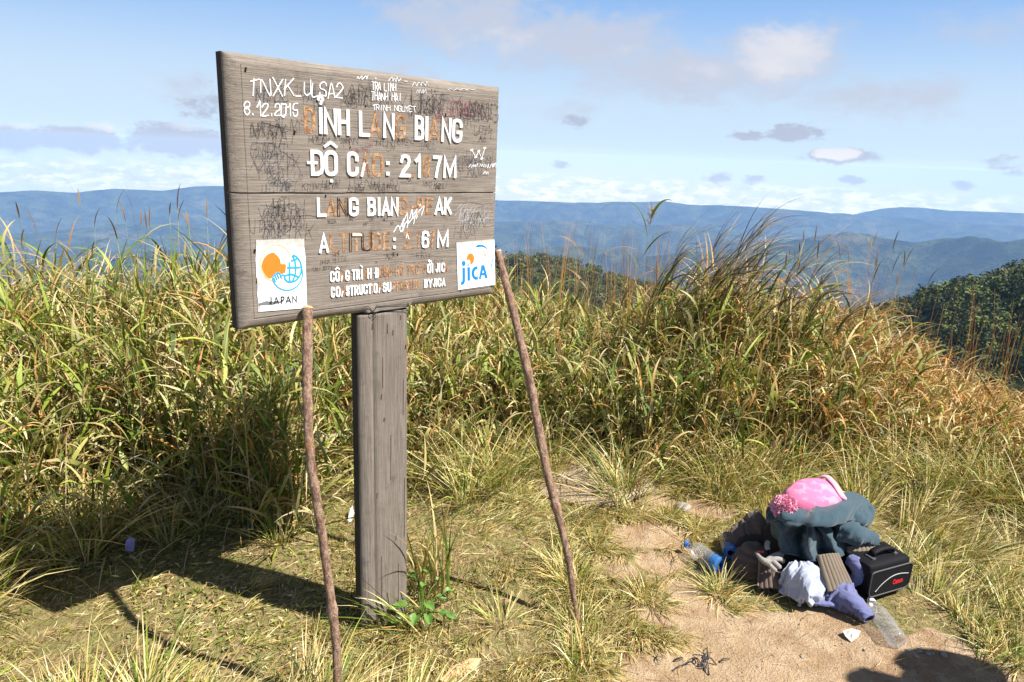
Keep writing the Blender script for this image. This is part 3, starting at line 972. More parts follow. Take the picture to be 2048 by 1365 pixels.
# chalk-like white scribble between the third and fourth lines
for k_ in range(5):
    squiggle(790 + k_ * 9, 806 + k_ * 9, 466 - k_ * 9, 22, 5, .0022, hw, 40 + k_, lean=.4)
squiggle(812, 818, 478, 14, 3, .003, hw, 47)
mesh('white_scrawl', *join(hw), ink_white, sign, smooth=False)

old = [[], [], [], []]
g = np.random.default_rng(33)
zones = [(500, 690, 165, 215, 26, 12, 0), (690, 800, 170, 200, 30, 9, 1), (800, 900, 175, 235, 38, 9, 1), (920, 985, 190, 240, 28, 7, 1), (935, 990, 245, 275, 20, 6, 1), (900, 930, 170, 210, 34, 5, 2),
         (495, 590, 235, 300, 30, 9, 1), (505, 590, 290, 350, 34, 9, 0), (510, 600, 350, 380, 18, 8, 0), (600, 900, 270, 296, 12, 14, 1), (690, 760, 285, 296, 10, 6, 2), (600, 900, 362, 380, 14, 16, 1), (915, 985, 300, 378, 26, 8, 0),
         (500, 625, 400, 470, 30, 14, 1), (520, 600, 430, 480, 24, 6, 0), (905, 985, 405, 450, 26, 8, 3), (640, 780, 440, 452, 8, 8, 1), (640, 900, 505, 530, 10, 12, 1), (905, 985, 420, 480, 30, 5, 1), (850, 905, 215, 235, 12, 4, 2)]
for x0, x1, y0, y1, hg, cnt, ik in zones:
    for k_ in range(int(cnt * 1.0)):
        zx, zy = g.normal() * 10, g.normal() * 9
        n_ = int(g.integers(2, 5))
        hh_ = hg * g.uniform(.7, 1.15)
        xa = g.uniform(x0, max(x0 + 1, x1 - hh_ * .6 * n_))
        yy = max(150 + .12 * (xa - 450) + hh_, g.uniform(y0 + hh_, max(y0 + hh_ + 1, y1)) + zy)
        xa = min(max(xa + zx, 497), 985 - hh_ * .62 * n_)
        word = ''.join(g.choice(list('NHUTAMYLIKXE1T'), n_))
        hand(word, xa, yy, xa + hh_ * .62 * n_, yy + g.normal() * 3, hh_, g.uniform(.0008, .0019), old[ik], g.uniform(0, .3), .065, .0006, int(g.integers(1e6)))
        if k_ % 3 == 0:
            squiggle(xa, xa + hh_ * .8, yy, hh_ * .7, 5, g.uniform(.0008, .0016), old[ik], int(g.integers(1e6)), 0.0007, .3)
hand('AN', 690, 203, 742, 206, 36, .0022, old[1], seed=61, depth=.0006)
hand('HUY', 822, 225, 890, 232, 48, .0024, old[1], seed=62, depth=.0006)
hand('CUONG', 905, 238, 998, 244, 34, .0024, old[1], seed=63, depth=.0006)
hand('TRAN', 690, 380, 760, 378, 22, .0013, old[1], seed=64, depth=.0006)
th_ = np.linspace(0, 2 * math.pi, 30)
old[0].append(stroke([face(534 + 28 * math.cos(a), 316 - 30 * math.sin(a)) for a in th_], .0017, -.001, .0006))
old[1].append(stroke([face(583 + 17 * math.cos(a), 432 - 24 * math.sin(a)) for a in th_], .0017, -.001, .0006))
for k_, (s, m_) in enumerate(zip(old, inks)):
    mesh('faded_scribble', *join(s), m_, sign, smooth=False)

# nails, knots and drying checks
nl = []
for px, py, r_ in ((491, 140, .0032), (589, 266, .0032), (509, 503, .003), (514, 563, .003), (891, 231, .003), (858, 200, .002), (961, 276, .002), (992, 494, .002), (921, 582, .0022), (700, 296, .002), (731, 213, .002), (651, 393, .0024), (795, 510, .0024), (752, 525, .0014)):
    uu, v_ = face(px, py)
    nl.append(stroke([(uu - r_ * .3, v_ - r_), (uu + r_ * .2, v_ + r_)], r_ * 1.5, -.002, .0013))
for (xa, ya, xb, yb, w) in ((525, 246, 585, 262, .0008), (700, 256, 745, 257, .0007), (870, 235, 905, 233, .0009), (905, 405, 985, 409, .0008), (520, 412, 570, 416, .0007), (610, 432, 650, 436, .0007), (740, 370, 800, 372, .0006), (560, 300, 600, 330, .0006), (840, 390, 870, 395, .0006)):
    uv_ = [face(xa + (xb - xa) * f, ya + (yb - ya) * f + g.normal() * .8) for f in np.linspace(0, 1, 8)]
    nl.append(stroke(uv_, w, -.002, .0005, wv=w * np.sin(np.linspace(.25, math.pi - .25, 8))))
for k_ in range(26):
    xa, ya = g.uniform(500, 950), g.uniform(175, 560)
    ln = g.uniform(15, 90)
    uv_ = [face(xa + ln * f, ya + ln * f * .02 + g.normal() * .5) for f in np.linspace(0, 1, 8)]
    w = g.uniform(.0004, .0010)
    nl.append(stroke(uv_, w, -.002, .0004, wv=w * np.sin(np.linspace(.2, math.pi - .2, 8))))
mesh('nail', *join(nl), dark_m, sign, smooth=False)
pk = []
for (uu, z, w, h_) in ((.415, -.045, .006, .012), (.49, -.075, .003, .014), (.52, -.03, .0025, .012), (.445, -.28, .004, .012), (.455, -.36, .005, .008), (.54, -.13, .003, .010), (.47, -.06, .002, .03), (.425, -.62, .002, .02), (.5, -.8, .002, .02), (.48, -.5, .0012, .16), (.535, -.7, .0012, .22), (.44, -.95, .0012, .2), (.51, -.98, .001, .15), (.53, -.3, .001, .12), (.45, -.2, .001, .1)):
    pk.append(stroke([(uu, z - h_ / 2), (uu + .001, z + h_ / 2)], w, -.002, .0004))
mesh('knot', *join(pk), plain('knot_brown', (0.10, 0.045, 0.03), 0.8), sign, smooth=False)

# --- the two metal plaques with printed emblems
paper_m = plain('plaque_white', (0.84, 0.85, 0.87), 0.4, 0.4, 0.03, 25)
torn_m = plain('torn_film_grey', (0.46, 0.45, 0.42), 0.5, 0.4, 0.35, 70)
orange_m = plain('print_orange', (0.72, 0.19, 0.02), 0.5, 0.3, 0.06)
pale_or = plain('print_pale_orange', (0.80, 0.45, 0.2), 0.5, 0.3, 0.06)
cyan_m = plain('print_cyan', (0.02, 0.34, 0.60), 0.5, 0.3, 0.06)
blue_m = plain('print_blue', (0.01, 0.20, 0.68), 0.5, 0.3, 0.06)
black_m = plain('print_black', (0.02, 0.02, 0.035), 0.5, 0.3, 0.06)


def slab(name, pix, d0, d1, m_, parent):
    """flat plate whose outline is given in photograph pixels (clockwise)"""
    q = [face(*p) for p in pix]
    n = len(q)
    V = [sg(*p, d1) for p in q] + [sg(*p, d0) for p in q]
    F = [tuple(range(n))[::-1]] + [(i, (i + 1) % n, n + (i + 1) % n, n + i) for i in range(n)]
    return mesh(name, V, F, m_, parent, smooth=False)


def c2(ox, oy, s):
    return lambda pts: [(ox + x / s, oy + y / s) for x, y in pts]


J = c2(490, 470, 8.03)
jp = slab('plaque', J([(172, 85), (945, 68), (990, 1150), (205, 1245)]), -.001, .0016, torn_m, sign)
tag(jp, 'torn white plaque with an orange and blue globe emblem')
slab('plaque_paper', J([(178, 182), (300, 170), (350, 182), (372, 160), (420, 148), (480, 140), (560, 150), (660, 170), (790, 165), (840, 200), (945, 210), (965, 345), (990, 1125), (700, 1110), (420, 1130), (330, 1095), (215, 1102), (190, 960), (205, 860), (245, 790), (215, 735), (180, 690), (165, 400)]), .0014, .0021, paper_m, jp)
slab('plaque_strip', J([(235, 1140), (600, 1120), (1000, 1130), (1000, 1175), (500, 1215), (245, 1235)]), .0014, .0022, paper_m, jp)


def pen(conv, paths, wpx, s, d=.0029):
    out = []
    for i, p in enumerate(paths):
        q = [face(*a) for a in conv(p)]
        out.append(stroke(q, wpx / s / 600.0, .002, d + .00004 * (i % 7), cap=False))
    return join(out)


def ell(cx_, cy_, rx, ry, a0, a1, n=26):
    return [(cx_ + rx * math.cos(R(a)), cy_ - ry * math.sin(R(a))) for a in np.linspace(a0, a1, n)]


disc = ell(455, 520, 195, 235, 85, 235, 24) + [(430, 690), (455, 640), (500, 610), (560, 640), (640, 610), (655, 500), (640, 470), (570, 470), (560, 400), (520, 340), (470, 300)]
slab('orange_disc', J(disc), .002, .0026, orange_m, jp)
slab('torn_patch', J([(212, 1105), (330, 1065), (420, 1072), (610, 1066), (600, 1082), (430, 1128), (212, 1138)]), .002, .0025, plain('torn_dark', (.16, .16, .16), .7, .2, .5, 60), jp)
mesh('orange_ring', *pen(J, [ell(495, 455, 250, 295, 20, 262, 40)], 17, 8.03, .0028), pale_or, jp, smooth=False)
globe = [ell(735, 540, 165, 215, 82, -95, 30), [(730, 422), (790, 405), (832, 380)], [(665, 530), (880, 525)], [(705, 440), (712, 760)], [(755, 330), (795, 420), (808, 530), (800, 640), (760, 740)],
         [(630, 660), (720, 630), (800, 650), (850, 680)], ell(715, 660, 88, 100, 180, 290, 14)]
mesh('globe_lines', *pen(J, globe, 22, 8.03, .0031), cyan_m, jp, smooth=False)
arm = [ell(668, 620, 248, 270, 20, -157, 36), [(430, 735), (440, 680), (470, 640), (500, 615), (530, 605), (560, 640), (570, 670), (600, 640), (630, 655)], [(455, 690), (485, 755)], [(475, 650), (510, 720)], [(505, 625), (540, 700)], [(560, 660), (585, 700)]]
mesh('hand_lines', *pen(J, arm, 16, 8.03, .0033), cyan_m, jp, smooth=False)
txt = []
for chh, a, b in (('J', 385, 425), ('A', 455, 540), ('P', 570, 632), ('A', 645, 735), ('N', 755, 828)):
    fx = (a - 400) / 430
    letter(chh, 490 + a / 8.03, 490 + b / 8.03, 470 + (1000 - 22 * fx) / 8.03, 470 + (1120 - 30 * fx) / 8.03, .0031, .002, .0029, txt)
mesh('plaque_lettering', *join(txt), black_m, jp, smooth=False)

K = c2(900, 470, 10.5)
jc = slab('plaque', K([(128, 165), (925, 95), (945, 1052), (160, 1165)]), -.001, .0018, torn_m, sign)
tag(jc, 'white plaque with blue lettering and an orange dot')
slab('plaque_paper', K([(132, 185), (205, 180), (255, 255), (300, 190), (350, 165), (480, 158), (700, 165), (830, 150), (922, 120), (942, 1048), (162, 1160)]), .0016, .0023, paper_m, jc)
slab('orange_dot', K(ell(420, 505, 78, 118, 0, 350, 30)), .0022, .0029, orange_m, jc)
slab('white_dot', K(ell(380, 580, 34, 55, 0, 340, 20)), .0027, .0032, paper_m, jc)
slab('blue_dot', K(ell(277, 602, 40, 56, 0, 345, 22)), .0022, .0029, blue_m, jc)
slab('blue_dot', K([(352, 640), (372, 610), (395, 635), (375, 645)]), .0032, .0036, blue_m, jc)
for nm, p in (('letter', [(250, 690), (305, 690), (308, 960), (290, 1030), (225, 1070), (218, 990), (245, 985), (252, 940)]),
              ('letter', [(353, 680), (410, 680), (412, 960), (358, 968)]),
              ('letter', [(568, 655), (570, 725), (535, 728), (505, 770), (497, 820), (512, 870), (545, 880), (575, 868), (578, 940), (530, 948), (480, 920), (448, 860), (440, 790), (460, 720), (500, 675)]),
              ('letter', [(650, 640), (710, 635), (782, 910), (725, 915), (712, 850), (650, 855), (640, 930), (595, 935)])):
    slab(nm, K(p), .0022, .0029, blue_m, jc)
slab('letter_hole', K([(684, 740), (700, 800), (665, 803)]), .0027, .0031, paper_m, jc)
for p in ([(530, 268), (545, 225), (600, 205), (680, 212), (740, 250), (790, 325), (720, 272), (650, 250), (590, 262)], [(872, 440), (886, 520), (882, 600), (855, 700), (838, 690), (862, 600), (872, 520)]):
    slab('blue_arc', K(p), .0022, .0029, blue_m, jc)
slab('peeled_patch', K([(640, 300), (700, 290), (760, 400), (745, 480), (690, 490), (660, 400)]), .0022, .0026, torn_m, jc)

# --- the two walking sticks that lean on the board
bark_m, t, bs, _ = material('stick_bark', (0.3, 0.15, 0.1), 0.75, 0.3)
co = obj_co(t)
b1 = t.noise(scaled(t, co, (70, 70, 34)), 1.0, 5, 0.7)
b2 = t.noise(scaled(t, co, (260, 260, 120)), 1.0, 4, 0.7)
c = t.mix(t.ramp(b1, 0.33, 0.68), (0.17, 0.095, 0.065), (0.50, 0.325, 0.225))
c = t.mix(t.ramp(b2, 0.52, 0.7, 0, .7), c, (0.10, 0.05, 0.035))
c = t.mix(t.ramp(t.noise(co, 14, 4, 0.6), 0.58, 0.70, 0, .8), c, t.mix(b1, (0.36, 0.16, 0.07), (0.58, 0.33, 0.16)))
t.put(bs.inputs['Base Color'], c)
bump(t, bs, t.m('ADD', b2, b1), 1.0, 0.008)
cut_m = plain('cut_wood', (0.62, 0.36, 0.18), 0.8, 0.2, 0.25, 150)


def S(u_, v_, d_):
    """board coordinates -> world"""
    s = math.sqrt(.5)
    return np.array([SIGN_BL[0] + u_ * s + d_ * s, SIGN_BL[1] + u_ * s - d_ * s, SIGN_BL[2] + v_])


def stick(name, pts, rad, label, seed, knots, twig=None):
    P = spline(pts, 90)
    n = len(P)
    f = np.linspace(0, 1, n)
    rr = np.interp(f, np.linspace(0, 1, len(rad)), rad)
    g = np.random.default_rng(seed)
    for kf, kh in knots:
        rr = rr * (1 + kh * np.exp(-((f - kf) / .010) ** 2))
    rr *= .87 + 0.05 * (fbm(f * 60, f * 0, 3, seed) - 0.5)
    P[:, 0] += 0.006 * (fbm(f * 9, f * 0 + 3, 3, seed + 1) - 0.5) * np.minimum(1, (1 - f) * 8)
    P[:, 1] += 0.006 * (fbm(f * 9, f * 0 + 9, 3, seed + 2) - 0.5) * np.minimum(1, (1 - f) * 8)
    root = empty(name, tuple(P[0]))
    tag(root, label, 'walking stick', 'walking sticks leaning on the sign')
    V, F = tube(P - P[0], rr, 12, True, seed, 0.075)
    mesh('shaft', V, F[:-1], bark_m, root)
    tp, td = P[-1] - P[0], (P[-1] - P[-3])
    td /= np.linalg.norm(td)
    cv, cf = tube([tp - td * .001, tp + td * .0025, tp + td * .005], [rr[-1] * .98, rr[-1] * .93, rr[-1] * .80], 12, True, seed, .05)
    mesh('cut_end', cv, cf, cut_m, root)
    for tw in (twig or []):
        V, F = tube(spline([np.array(p) - P[0] for p in tw], 8), np.linspace(.005, .002, 8), 6)
        mesh('twig_stub', V, F, bark_m, root)
    return root


u1, v1 = face(609, 622)
top1 = S(u1, v1 + .01, .018)
stick('walking_stick', [(-0.462, 1.735, -0.01), (-0.475, 1.76, 0.25), (-0.512, 1.79, 0.55), (-0.548, 1.815, 0.85), top1],
      [.0155, .0140, .0140, .0145, .0165], 'reddish bark walking stick leaning on the lower left front of the board', 3, [(.32, .35), (.30, .2), (.62, .15), (.8, .12)])
top2 = S(0.930 + 0.017, face(1000, 510)[1] + .01, -0.012)
stick('walking_stick', [(0.276, 2.222, -0.012), (0.225, 2.26, 0.25), (0.145, 2.325, 0.52), (0.060, 2.42, 0.86), top2],
      [.0095, .0145, .0175, .0185, .0150], 'brown peeled walking stick leaning on the right edge of the board', 8, [(.40, .4), (.22, .25), (.12, .15), (.7, .1)],
      [[top2 + np.array([0.0, 0, -.06]), top2 + np.array([.02, .01, -.025]), top2 + np.array([.03, .015, .0])]])


# ------------------------------------------------------------------ grass
blade_m = bpy.data.materials.new('grass_blade')
blade_m.use_nodes = True
t = NT(blade_m.node_tree)
tint = t.n('ShaderNodeAttribute', attribute_name='tint').outputs['Color']
bs = t.n('ShaderNodeBsdfPrincipled', {'Base Color': tint, 'Roughness': 0.55, 'Specular IOR Level': 0.3})
tl = t.n('ShaderNodeBsdfTranslucent', {'Color': t.mix(1.0, tint, (1.0, 1.0, 0.65), 'MULTIPLY')})
t.n('ShaderNodeOutputMaterial', {'Surface': t.n('ShaderNodeMixShader', {0: 0.22, 1: bs, 2: tl}).outputs[0]})

GREEN = np.array([(0.06, 0.105, 0.012), (0.12, 0.175, 0.018), (0.205, 0.26, 0.03), (0.31, 0.345, 0.065)])
STRAW = np.array([(0.50, 0.385, 0.145), (0.61, 0.49, 0.22), (0.68, 0.58, 0.33), (0.44, 0.29, 0.10)])
RUST = np.array([(0.46, 0.22, 0.055), (0.54, 0.28, 0.08), (0.38, 0.175, 0.045), (0.60, 0.37, 0.13)])
BROWN = np.array([(0.13, 0.075, 0.035), (0.20, 0.12, 0.055), (0.27, 0.17, 0.08), (0.10, 0.055, 0.03)])


def palette(g, n, w_green, w_straw, w_rust=0.0, w_brown=0.0):
    """per-item colour drawn from the four families; weights may be arrays"""
    ws = np.stack([np.broadcast_to(np.asarray(w, float), (n,)) for w in (w_green, w_straw, w_rust, w_brown)], 1)
    cum = np.cumsum(ws / ws.sum(1, keepdims=True), 1)
    fam = (g.random((n, 1)) > cum[:, :3]).sum(1)
    pals = np.stack([GREEN, STRAW, RUST, BROWN])
    c = pals[fam, g.integers(0, 4, n)]
    return c * g.uniform(0.8, 1.2, (n, 1)), fam


def ribbons(root, az, lean, length, width, droop, segs, c0, c1, roll=None, pw=1.6, tip=0.0, wav=None, profile='leaf', fold=False):
    """arching blades. root (n,3); az heading; lean start angle from vertical; droop extra bend at the tip.
    fold=True gives a creased leaf (three points across)"""
    n = len(root)
    tt = np.linspace(0, 1, segs + 1)
    th = lean[:, None] + droop[:, None] * tt[None, :] ** pw
    ds = (length / segs)[:, None]
    hx = np.concatenate([np.zeros((n, 1)), np.cumsum(np.sin((th[:, :-1] + th[:, 1:]) / 2) * ds, 1)], 1)
    hz = np.concatenate([np.zeros((n, 1)), np.cumsum(np.cos((th[:, :-1] + th[:, 1:]) / 2) * ds, 1)], 1)
    ca, sa = np.cos(az)[:, None], np.sin(az)[:, None]
    lat = 0 if wav is None else (wav[:, None] * np.sin(tt[None, :] * 4.0) * length[:, None])
    px = root[:, 0:1] + hx * sa + lat * ca
    py = root[:, 1:2] + hx * ca - lat * sa
    pz = root[:, 2:3] + hz
    if profile == 'leaf':
        w = np.clip(np.minimum(0.35 + 2.6 * tt, 1.0) * (1 - tt ** 2.2) + tip, 0.02, 1)
    elif profile == 'stalk':
        w = 1 - 0.6 * tt
    else:
        w = np.clip(np.sin(np.pi * np.clip(tt * 0.96 + 0.04, 0, 1)) ** 0.7, 0.05, 1)
    rl = np.zeros(n) if roll is None else roll
    rl = rl[:, None] * (0.5 + tt[None, :])
    # side vector: horizontal normal of the blade's plane, rolled about its tangent
    sx, sy, sz = ca + 0 * th, -sa + 0 * th, 0 * th
    nx, ny, nz = -np.cos(th) * sa, -np.cos(th) * ca, np.sin(th)
    cr, sr = np.cos(rl), np.sin(rl)
    bx, by, bz = sx * cr + nx * sr, sy * cr + ny * sr, sz * cr + nz * sr
    hw = 0.5 * width[:, None] * w[None, :]
    A = np.stack([px - bx * hw, py - by * hw, pz - bz * hw], -1)
    B = np.stack([px + bx * hw, py + by * hw, pz + bz * hw], -1)
    if fold:
        ox, oy, oz = nx * cr - sx * sr, ny * cr - sy * sr, nz * cr - sz * sr
        M = np.stack([px - ox * hw * .45, py - oy * hw * .45, pz - oz * hw * .45], -1)
        V = np.stack([A, M, B], 2)
        k = 3
    else:
        V = np.stack([A, B], 2)
        k = 2
    S1 = segs + 1
    base = (np.arange(n) * S1 * k)[:, None, None]
    s = np.arange(segs)[None, :, None]
    j = np.arange(k - 1)[None, None, :]
    q0 = base + s * k + j
    F = np.stack([q0, q0 + 1, q0 + k + 1, q0 + k], -1).reshape(-1, 4)
    C = c0[:, None, None, :] * (1 - tt[None, :, None, None]) + c1[:, None, None, :] * tt[None, :, None, None]
    C = np.broadcast_to(C, (n, S1, k, 3)).reshape(-1, 3)
    return V.reshape(-1, 3), F, C


class Pile:
    def __init__(s):
        s.v, s.f, s.c, s.o = [], [], [], 0

    def add(s, vfc):
        v, f, c = vfc
        s.v.append(v)
        s.f.append(f + s.o)
        s.c.append(c)
        s.o += len(v)

    def build(s, name, mat=None, parent=None):
        o = mesh(name, np.vstack(s.v), np.vstack(s.f), mat or blade_m, parent, smooth=True, col=np.vstack(s.c))
        return o


def curve_pts(root, az, lean, length, droop, pw, f):
    """points at fraction f (n,m) along such a blade, with tangent angle"""
    n, m_ = f.shape
    K = 14
    tt = np.linspace(0, 1, K + 1)
    th = lean[:, None] + droop[:, None] * tt[None, :] ** pw
    ds = (length / K)[:, None]
    hx = np.concatenate([np.zeros((n, 1)), np.cumsum(np.sin(th[:, :-1]) * ds, 1)], 1)
    hz = np.concatenate([np.zeros((n, 1)), np.cumsum(np.cos(th[:, :-1]) * ds, 1)], 1)
    fi = np.clip(f * K, 0, K - 1e-6)
    i0 = fi.astype(int)
    fr = fi - i0
    h = np.take_along_axis(hx, i0, 1) * (1 - fr) + np.take_along_axis(hx, i0 + 1, 1) * fr
    z = np.take_along_axis(hz, i0, 1) * (1 - fr) + np.take_along_axis(hz, i0 + 1, 1) * fr
    P = np.stack([root[:, 0:1] + h * np.sin(az)[:, None], root[:, 1:2] + h * np.cos(az)[:, None], root[:, 2:3] + z], -1)
    return P


def grass_top(az):
    return np.interp(az, [-60, -36, -22, -12, -4, 2, 8, 13, 17, 21, 25, 30, 34, 40, 60], [.95, .95, .98, .92, .82, .70, .69, .82, .92, .84, .76, .60, .44, .36, .34])


def rust_share(az, e):
    return np.interp(az, [-60, 8, 14, 20, 26, 32, 60], [.12, .20, .28, .55, .9, 1, 1]) * np.clip(0.35 + e * 0.5, 0, 1)


def stalks(pile, n, az_rng, e_rng, seed, hscale=1.0, leaves=7, wind=0.0, dens_edge=1.0):
    g = np.random.default_rng(seed)
    a = g.uniform(*az_rng, n)
    e = e_rng[0] + (e_rng[1] - e_rng[0]) * g.random(n) ** dens_edge
    r = edge_r(a) + e + 0.18 * (fbm(a * .35, a * 0, 3, 5) - .5) * 2
    x, y = r * np.sin(np.radians(a)), r * np.cos(np.radians(a))
    z = near_h(x, y)
    hgt = grass_top(a) * hscale * g.uniform(0.62, 1.12, n) * np.clip(0.72 + 0.40 * e, 0.5, 1.05) * (0.86 + 0.30 * fbm(x * 1.4, y * 1.4, 2, 31))
    head = g.uniform(0, 2 * math.pi, n)
    lean = np.abs(g.normal(0.0, 0.12, n)) + 0.03
    flop = g.random(n) < 0.09
    lean = np.where(flop, g.uniform(0.5, 1.15, n), lean)
    # the front rank leans out over the lawn, the wind pushes toward +x
    out = (g.random(n) < 0.22) & (e < 0.35)
    head = np.where(out, math.pi + np.radians(a) + g.normal(0, .7, n), head)
    if wind:
        head = np.where(g.random(n) < wind, math.pi / 2 + g.normal(0, .5, n), head)
    droop = g.uniform(0.02, 0.40, n)
    rs = rust_share(a, e)
    c, fam = palette(g, n, 0.34 * (1 - rs), 0.50, rs * 1.4 + .04, 0.12)
    root = np.stack([x, y, z - 0.02], 1)
    pile.add(ribbons(root, head, lean, hgt, g.uniform(0.0045, 0.0085, n), droop, 7, c * .95, c, g.uniform(-1.5, 1.5, n), 1.6, profile='stalk'))
    # leaves along each stalk
    f = np.sort(g.uniform(0.08, 0.97, (n, leaves)), 1)
    P = curve_pts(root, head, lean, hgt, droop, 1.6, f).reshape(-1, 3)
    m_ = n * leaves
    fr = f.ravel()
    haz = g.uniform(0, 2 * math.pi, m_)
    if wind:
        haz = np.where(g.random(m_) < wind, math.pi / 2 + g.normal(0, .6, m_), haz)
    ln = np.repeat(hgt, leaves) * g.uniform(0.22, 0.52, m_) * (1.05 - 0.35 * fr)
    wd = g.uniform(0.007, 0.022, m_)
    le = g.uniform(0.15, 0.75, m_)
    dr = g.uniform(0.25, 1.7, m_)
    rr = np.repeat(rs, leaves)
    dry = np.clip(0.52 - 0.16 * fr, 0, 1)
    cl, fm = palette(g, m_, (1 - rr) * (1 - dry) * 1.3, dry * 0.82, rr * 1.1 + .04, 0.12)
    curl = fm > 0
    wd = np.where(curl, wd * 0.6, wd)
    dr = np.where(curl, dr + g.uniform(0, .8, m_), dr)
    tipc = np.where(g.random((m_, 1)) < .45, STRAW[g.integers(0, 3, m_)] * .9, cl * 1.1)
    pile.add(ribbons(P, haz, le, ln, wd, dr, 6, cl, tipc, g.normal(0, .5, m_), 1.3, wav=g.normal(0, .03, m_)))


def thatch(pile, n, az_rng, e_rng, seed, zmax=0.35, green=.25):
    """fallen and tangled dry blades between the stalks"""
    g = np.random.default_rng(seed)
    a = g.uniform(*az_rng, n)
    e = g.uniform(*e_rng, n)
    r = edge_r(a) + e
    x, y = r * np.sin(np.radians(a)), r * np.cos(np.radians(a))
    z = near_h(x, y) + zmax * g.random(n) ** 1.5 * np.clip(0.35 + e, 0.15, 1)
    rs = rust_share(a, e)
    c, fm = palette(g, n, green, .55, rs, .16)
    ln = g.uniform(.12, .42, n)
    pile.add(ribbons(np.stack([x, y, z], 1), g.uniform(0, 2 * math.pi, n), g.uniform(.5, 1.7, n), ln, g.uniform(.003, .011, n), g.uniform(-.3, 1.3, n), 5, c, c, g.normal(0, .8, n), wav=g.normal(0, .06, n)))


tall = Pile()
stalks(tall, 3300, (-47, 3), (0.0, 1.5), 101, leaves=7, dens_edge=1.25)
stalks(tall, 1500, (-47, 6), (1.2, 3.2), 102, leaves=5, hscale=1.04)
stalks(tall, 2200, (-2, 27), (0.0, 1.3), 103, leaves=7, dens_edge=1.25)
stalks(tall, 1100, (-2, 27), (1.1, 2.8), 104, leaves=5)
thatch(tall, 6000, (-47, 27), (-0.05, 1.6), 105, .55)
o = tall.build('tall_grass')
tag(o, 'tall tangled green and straw coloured grass standing behind the sign', 'grass', kind='stuff')

dry = Pile()
stalks(dry, 4300, (22, 58), (0.1, 1.6), 111, leaves=6, wind=.35, dens_edge=1.2)
stalks(dry, 2400, (22, 58), (1.2, 3.4), 112, leaves=4, wind=.4)
thatch(dry, 9000, (22, 58), (-0.1, 2.2), 113, .4, .12)
o = dry.build('dry_grass')
tag(o, 'dry orange brown grass sloping down at the right edge', 'grass', kind='stuff')

# thin flowering stems that rise above the rest
st = Pile()
g = np.random.default_rng(121)
for (n, a0, a1, e0, e1, h0, h1, fam, hd) in ((26, -40, -20, .3, 1.5, 1.15, 1.38, 0, 1), (110, -1, 8.5, 1.0, 2.4, .90, 1.20, 1, 0), (60, 8.5, 13, .7, 2.0, .95, 1.22, 1, 0), (120, 24, 44, .6, 2.5, .5, .95, 2, 0), (30, 18, 30, .5, 1.6, .9, 1.15, 1, 1)):
    a = g.uniform(a0, a1, n)
    r = edge_r(a) + g.uniform(e0, e1, n)
    x, y = r * np.sin(np.radians(a)), r * np.cos(np.radians(a))
    root = np.stack([x, y, near_h(x, y)], 1)
    hgt = g.uniform(h0, h1, n) + np.where(r > 4.3, (r - 4.3) * .16, 0)
    c = [GREEN[3] * 1.4, RUST[1] * 1.0, RUST[0]][fam] * g.uniform(.8, 1.2, (n, 1))
    head, lean, droop = g.uniform(0, 6.28, n), g.uniform(.0, .10, n), g.uniform(0, .2, n)
    st.add(ribbons(root, head, lean, hgt, np.full(n, .0042), droop, 8, c, c, g.uniform(-1.5, 1.5, n), profile='stalk'))
    if hd:
        P = curve_pts(root, head, lean, hgt, droop, 1.6, np.full((n, 1), .985)).reshape(-1, 3)
        cb = BROWN[g.integers(0, 3, n)]
        st.add(ribbons(P, head, lean + .1, g.uniform(.07, .17, n), np.full(n, .008), g.uniform(.1, .9, n), 6, cb, cb, profile='spike'))
o = st.build('flowering_grass_stems')
tag(o, 'thin bare flowering stems rising above the tall grass', 'grass', kind='stuff')

# --- the reed clump that stands up against the hills
clump = empty('reed_clump', (1.13, 4.02, float(near_h(np.array(1.13), np.array(4.02)))))
tag(clump, 'tall reed clump with dark plumes blown over to the right against the hills', 'grass clump')
B0 = np.array(clump.location)
g = np.random.default_rng(131)
rd, pl_ = Pile(), Pile()
n = 110
x = g.normal(.0, .33, n)
y = g.normal(0, .16, n)
root = np.stack([x, y, near_h(x + B0[0], y + B0[1]) - B0[2]], 1)
hgt = g.uniform(.85, 1.30, n) * (1 - .25 * np.abs(x) / .6)
head = math.pi / 2 + g.normal(0, .8, n)
lean, droop = g.uniform(.0, .16, n), g.uniform(.05, .5, n)
c, _ = palette(g, n, .55, .3, .35, .15)
rd.add(ribbons(root, head, lean, hgt, g.uniform(.005, .009, n), droop, 9, c, c * .9, g.uniform(-1.5, 1.5, n), profile='stalk'))
L = 8
f = np.sort(g.uniform(.2, .86, (n, L)), 1)
P = curve_pts(root, head, lean, hgt, droop, 1.6, f).reshape(-1, 3)
m_ = n * L
cl, fm = palette(g, m_, .62, .12, .2, .35)
cl = cl * .8
rd.add(ribbons(P, math.pi / 2 + g.normal(0, .75, m_), g.uniform(.1, .55, m_), g.uniform(.20, .48, m_), g.uniform(.008, .016, m_), g.uniform(.6, 2.2, m_), 9, cl, cl * .9, g.normal(0, .5, m_), 1.3))
rd.build('reed_leaves', None, clump)
k = 36
P = curve_pts(root[:k] * np.array([.9, 1, 1]), head[:k], lean[:k], hgt[:k] * 1.04, droop[:k], 1.6, np.full((k, 1), .97)).reshape(-1, 3)
for rep in range(10):
    cb = np.where(g.random((k, 1)) < .3, STRAW[g.integers(0, 4, k)] * .6, BROWN[g.integers(0, 4, k)] * .85)
    pl_.add(ribbons(P, math.pi / 2 + g.normal(0, .35, k), g.uniform(.1, .8, k), g.uniform(.18, .46, k), np.full(k, .0058), g.uniform(.6, 1.6, k), 8, cb, cb * 1.5, g.normal(0, .4, k), 1.2))
pl_.build('plume', None, clump)


